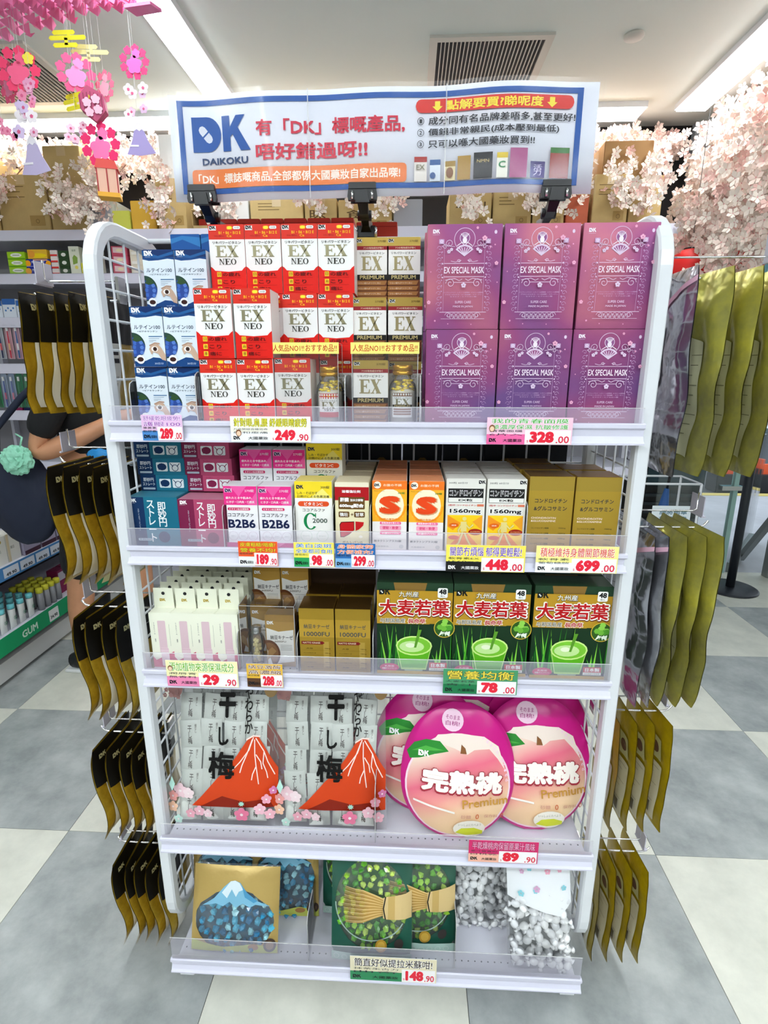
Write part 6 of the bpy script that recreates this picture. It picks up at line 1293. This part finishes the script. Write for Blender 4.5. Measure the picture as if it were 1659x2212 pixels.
def spray(base, tip, n, spread, r, label, nrm, group, seed, mix=(.5, .38, .12), sag=.06):
    t = empty('blossom_branch', base, label, 'blossom branch', group); rn = random.Random(seed)
    B, T_ = Vector((0, 0, 0)), Vector(tip)-Vector(base); mid = (B+T_)/2+Vector((rn.uniform(-.03, .03), rn.uniform(-.03, .03), -sag))
    curve = lambda s: B*(1-s)**2+mid*2*s*(1-s)+T_*s*s
    m = MB(); m.tube([curve(i/8) for i in range(9)], [.004-.0003*i for i in range(9)], mat('twig', '#6a4a3a', .8), 5); m.build('twig', t)
    pts = []
    for k in range(n):
        s = rn.random(); c = curve(s); g = spread*math.sqrt(rn.random()); a = rn.uniform(0, 6.28); b_ = rn.uniform(-1, 1); off = Vector((math.cos(a)*math.sqrt(1-b_*b_), math.sin(a)*math.sqrt(1-b_*b_), b_))*g
        q_ = c+off; q_.z = min(q_.z, H-.03-base[2]); pts.append((q_, nrm))
    o = flowers(pts, r, seed, mix).build('blossoms', t, fixn=False); o['kind'] = 'stuff'; return t
words = ['first', 'second', 'third', 'fourth', 'fifth', 'sixth', 'seventh', 'eighth', 'ninth', 'tenth', 'eleventh', 'twelfth', 'thirteenth', 'fourteenth', 'fifteenth', 'sixteenth', 'seventeenth', 'eighteenth']
rn = random.Random(21)
for k in range(14):      # dense garland right under the ceiling
    x = -3.3+.35*k; spray((x, 2.745, 2.69), (x+.36, 2.745, 2.66), 190, .10, .031, f'dense blossom garland under the ceiling, {words[k]} from the left', (0, -1, -.3), 'ceiling blossom garlands', 100+k, (.15, .55, .3), .02)
xs = [-2.75, -2.45, -2.2, -1.98, -1.78, -1.58, -1.36, -1.12, -.9, -.62, -.3, .05, .38, .62, .86, 1.02, 1.2, 1.36]
for k, x in enumerate(xs):   # branches hanging down over the boxes
    lo = 2.22 if abs(k-9.5) > 2 else 2.25
    spray((x, 2.62, 2.62), (x+rn.uniform(-.16, .16), 2.30, lo+rn.uniform(-.03, .08)), 120, .115, .027, f'blossom branch hanging over the cardboard boxes, {words[k]} from the left', (0, -1, .1), 'blossom branches over the boxes', 200+k, (.62, .3, .08), -.0)
for k in range(13):      # thick curtain on the right, nearest branches last
    y = 2.60-.145*k; low = 1.79+.016*k+rn.uniform(-.03, .04); x = 1.66-.004*k
    spray((x+.115, y, 2.70), (x-.16+.022*k, y-.03, low), 380, .145, .030, f'thick blossom branch of the right curtain, {words[k]} from the back', (-1, -.6, 0), 'blossom curtain on the right', 300+k, (.42, .42, .16), -.0)
m = MB(); m.box(1.94, .6, 1.95, 1.97, 2.6, H, mat('curtain_board', '#b98f84', .8)); o = m.build('trim_3'); setp(o, 'pinkish board carrying the blossom curtain', kind='structure')
for k, (x, y, z, r_) in enumerate(((1.52, 2.22, 1.90, .115), (1.70, 2.02, 1.95, .10))):
    t = empty('paper_lantern', (x, y, z), ('round red paper lantern half covered by blossoms, left one', 'round red paper lantern under the blossoms, right one')[k], 'lantern')
    m = MB(); m.lathe([(r_*.3, -r_*.9)]+[(r_*math.cos(R(a))*(1.0 if i % 2 else .97), r_*.95*math.sin(R(a))) for i, a in enumerate(range(-70, 71, 10))]+[(r_*.3, r_*.9)], mat('lantern_red', '#e0120e', .5), 24); m.build('shade', t)
    m = MB(); m.lathe([(r_*.32, r_*.88), (r_*.32, r_*.96)], BLACKP, 16); m.lathe([(r_*.32, -r_*.96), (r_*.32, -r_*.88)], BLACKP, 16); m.build('ring', t); m = MB(); m.tube([(0, 0, r_*.9), (0, 0, H-z)], .0015, BLACKP, 4); m.build('cord', t)

# ================================================================= PAPER ORNAMENTS
def pap(c): return mat('paper_'+c[1:], c, .7)
def fl2(cx, cz, r, n=5):
    return [(cx+r*(.74+.26*abs(math.cos(n/2*(2*PI*k/(n*8)))))*math.cos(2*PI*k/(n*8)+PI/2), cz+r*(.74+.26*abs(math.cos(n/2*(2*PI*k/(n*8)))))*math.sin(2*PI*k/(n*8)+PI/2)) for k in range(n*8)]
def ornament(name, x, y, z, rz, label, parts, top, group=None):
    t = empty(name, (x, y, z), label, 'paper ornament', group, R(rz))
    for nm, f in parts:
        m = MB(); f(m); m.build(nm, t)
    m = MB(); m.tube([(0, 0, top), (0, 0, H-z)], .0005, mat('thread', '#c8c8c8', .5), 4); m.build('thread', t); return t
def ringfl(c1, c2, r):
    def a(m):
        for k in range(9):
            an = 2*PI*k/9; m.prism(fl2(r*.86*math.cos(an), r*.86*math.sin(an), r*.30), -.0006+.0001*k, .0006+.0001*k, pap(c1))
    def b(m): m.prism(fl2(0, -r*.2, r*.6), -.003, -.0018, pap(c2)); m.prism(fl2(r*.2, r*.5, r*.32), -.003, -.0018, pap(c2))
    return [('petal_ring', a), ('inner_flower', b)]
def cluster(cols_, r, seed, n=7):
    rn = random.Random(seed); sp = [(rn.uniform(-1, 1)*r, rn.uniform(-1, 1)*r, rn.uniform(.32, .5)*r, rn.choice(cols_)) for _ in range(n)]
    def a(m):
        for i, (x, z, q, c) in enumerate(sp): m.prism(fl2(x, z, q), -.0008*i, -.0008*i+.0005, pap(c)); m.prism(fl2(x, z, q*.28), -.0008*i-.0009, -.0008*i-.0002, pap('#d9608a'))
    return [('flower_cluster', a)]
def mist(c):
    def a(m):
        for x, z, l in ((-.012, .024, .036), (.0, .008, .062), (-.01, -.014, .04)):
            h2 = .007; m.prism([(x-l, z-h2), (x+l, z-h2), (x+l+.006, z), (x+l, z+h2), (x-l, z+h2), (x-l-.006, z)], -.0006, .0006, pap(c))
        m.box(-.012, -.0006, -.014, .0, .0006, .008, pap(c)); m.box(0, -.0005, .008, .01, .0005, .024, pap(c))
    return [('mist_band', a)]
def mount(c1, c2, r):
    def a(m): m.prism([(-r, -r), (-.55*r, -.1*r), (-.28*r, .8*r), (-.1*r, 1.02*r), (.1*r, 1.02*r), (.28*r, .8*r), (.6*r, -.1*r), (1.1*r, -r*.9), (0, -1.08*r)], -.0006, .0006, pap(c1))
    def b(m): m.prism([(-.36*r, .5*r), (-.28*r, .8*r), (-.1*r, 1.02*r), (.1*r, 1.02*r), (.28*r, .8*r), (.38*r, .5*r), (.2*r, .62*r), (.05*r, .5*r), (-.15*r, .62*r)], -.0016, -.0008, pap(c2))
    def d(m): m.prism([(-r*.8, -r*.5), (-r*.1, -r*.5), (-r*.1, -r*.38), (-r*.8, -r*.38)], -.0016, -.0008, pap(c2))
    return [('mountain', a), ('snow_cap', b), ('mist_stripe', d)]
Y = 1.3
ornament('ring_ornament', -.932, Y, 2.455, 0, 'small hot pink flower ring hanging alone right of the others', ringfl('#ee3f7c', '#f46cc0', .048), .05)
ornament('cluster_ornament', -.938, Y, 2.335, 0, 'lilac and white flower cluster under the lone pink ring', cluster(['#e8c4dc', '#f2e6f0', '#e3bfe0'], .042, 4), .04)
ornament('mountain_ornament', -.94, Y, 2.215, 5, 'purple paper mountain with white snow cap at the bottom of the right string', mount('#a99ad0', '#efe8f4', .05), .05)
ornament('ring_ornament', -1.15, Y, 2.425, 20, 'large pink flower ring in the middle of the ornaments', ringfl('#ee5a8c', '#f490c8', .058), .06)
ornament('ring_ornament', -1.075, Y+.05, 2.405, -25, 'pale pink flower ring beside the large pink one', ringfl('#ef7f9f', '#f2b8cc', .046), .05)
ornament('mist_ornament', -1.165, Y, 2.525, 0, 'large yellow paper mist shape under the pink paper fan', mist('#e6dc2a'), .03)
ornament('mist_ornament', -1.105, Y+.03, 2.495, 5, 'small pale yellow paper mist shape', mist('#e4dca0'), .03)
ornament('mist_ornament', -1.16, Y, 2.335, -20, 'tilted yellow paper mist shape beside the crimson box', mist('#e6dc2a'), .03)
ornament('box_ornament', -1.10, Y, 2.325, 15, 'crimson latticed paper box with flowers hanging by its corner', [('lattice_box', lambda m: m.prism([(-.042, .02), (-.01, .055), (.04, .03), (.045, -.02), (.01, -.058), (-.04, -.02)], -.02, .02, pap('#b84a70'))), ('lattice', lambda m: [m.box(-.038+.012*k, -.0225, -.035+.004*abs(3-k), -.0365+.012*k, -.0205, .035-.003*abs(3-k), pap('#7d1c3c')) for k in range(7)]), ('flower_cluster', lambda m: [m.prism(fl2(x, z, .016), -.0235, -.0228, pap('#f0b8cc')) for x, z in ((-.015, .0), (.015, .012), (.02, -.02), (-.01, -.03))])], .055)
ornament('cluster_ornament', -1.17, Y, 2.245, 30, 'narrow lilac flower cluster turned edge on', cluster(['#e3bfe0', '#f2c8dc'], .035, 6), .04)
ornament('ring_ornament', -1.09, Y, 2.200, 0, 'vivid pink flower ring low in the middle of the ornaments', ringfl('#f02d6e', '#f57ab4', .066), .066)
t = ornament('lantern_ornament', -1.085, Y+.02, 2.10, 20, 'red and orange paper lantern box at the bottom of the middle string', [('roof', lambda m: m.prism([(-.04, .02), (.04, .02), (.03, .05), (-.03, .05)], -.03, .03, pap('#e0524a'))), ('lantern_box', lambda m: m.box(-.034, -.028, -.06, .034, .028, .02, pap('#e8b8a0'))), ('base', lambda m: m.box(-.038, -.032, -.075, .038, .032, -.06, pap('#f2b23a'))), ('frame_bar', lambda m: [m.box(x-.002, -.031, -.06, x+.002, -.0285, .02, pap('#a82c30')) for x in (-.034, 0, .034)])], .05)
ornament('ring_ornament', -1.36, Y, 2.44, 10, 'large crimson flower ring at the left string with a yellow flower heart', ringfl('#ee3f6c', '#f2608a', .066)+[('yellow_heart', lambda m: m.prism(fl2(.04, .035, .02), -.006, -.005, pap('#f0e04a')))], .066)
ornament('ring_ornament', -1.43, Y+.04, 2.42, -30, 'pink flower ring at the very left edge', ringfl('#f2608a', '#f490b4', .06), .06)
ornament('cluster_ornament', -1.32, Y, 2.36, 0, 'pink flower cluster under the crimson ring', cluster(['#ef8fb0', '#f0b0cc', '#e8a0c4'], .042, 9), .04)
ornament('cluster_ornament', -1.37, Y, 2.29, 0, 'lilac white flower cluster above the pale paper mountain', cluster(['#eec4dc', '#f6eef4', '#d8c4e8'], .055, 11, 9), .05)
ornament('cluster_ornament', -1.45, Y, 2.24, 0, 'rose pink flower cluster cut by the left frame edge', cluster(['#ef8fb0', '#f29ab8'], .04, 12, 5), .04)
ornament('mountain_ornament', -1.35, Y, 2.17, -10, 'pale lilac paper mountain at the bottom of the left string', mount('#c4b8dc', '#eeeaf2', .062), .06)
# pink honeycomb paper fan stretched under the ceiling
t = empty('paper_fan_garland', (-1.52, 1.3, 2.66), 'pink honeycomb paper garland stretched just below the ceiling at the upper left', 'paper garland')
m = MB(); PKM = mat('tissue_pink', '#f06aa8', .6, col2='#f59ac4', vscale=5); rows_, colsN = 7, 24
for r_ in range(rows_):
    for c in range(colsN):
        u0, u1 = c/colsN, (c+1)/colsN; half0, half1 = .26*(1-u0)**1.1+.02, .26*(1-u1)**1.1+.02
        v0 = (r_-rows_/2)/rows_*2; v1 = (r_+1-rows_/2)/rows_*2
        x0, x1 = -.55+u0*1.16, -.55+u1*1.16; yy = lambda v, hf: v*hf; zz = lambda u, v: -.05*math.sin(PI*min(1, u*1.2))+.06*(1-v*v)*(1-u)-.03*u+.012*((r_+c) % 2)
        m.add([(x0, yy(v0, half0), zz(u0, v0)), (x1, yy(v0, half1), zz(u1, v0)+.006), ((x0+x1)/2+.012, yy((v0+v1)/2, (half0+half1)/2), zz(u0, (v0+v1)/2)-.022), (x1, yy(v1, half1), zz(u1, v1)), (x0, yy(v1, half0), zz(u0, v1)+.006)], [(0, 1, 2), (1, 3, 2), (3, 4, 2), (4, 0, 2)] if (r_+c) % 4 else [(0, 1, 2), (3, 4, 2)], PKM)
o = m.build('honeycomb', t, fixn=False); m = MB(); m.tube([(-.4, 0, .02), (-.4, 0, .14)], .001, mat('thread'), 4); m.tube([(.55, 0, -.03), (.55, 0, .14)], .001, mat('thread'), 4); m.build('thread', t)
m = MB(); m.prism([(.58, -.02), (.68, -.035), (.70, .01), (.60, .03)], -.055, -.045, mat('tissue_pink'), 'z'); m.build('end_flap', t)
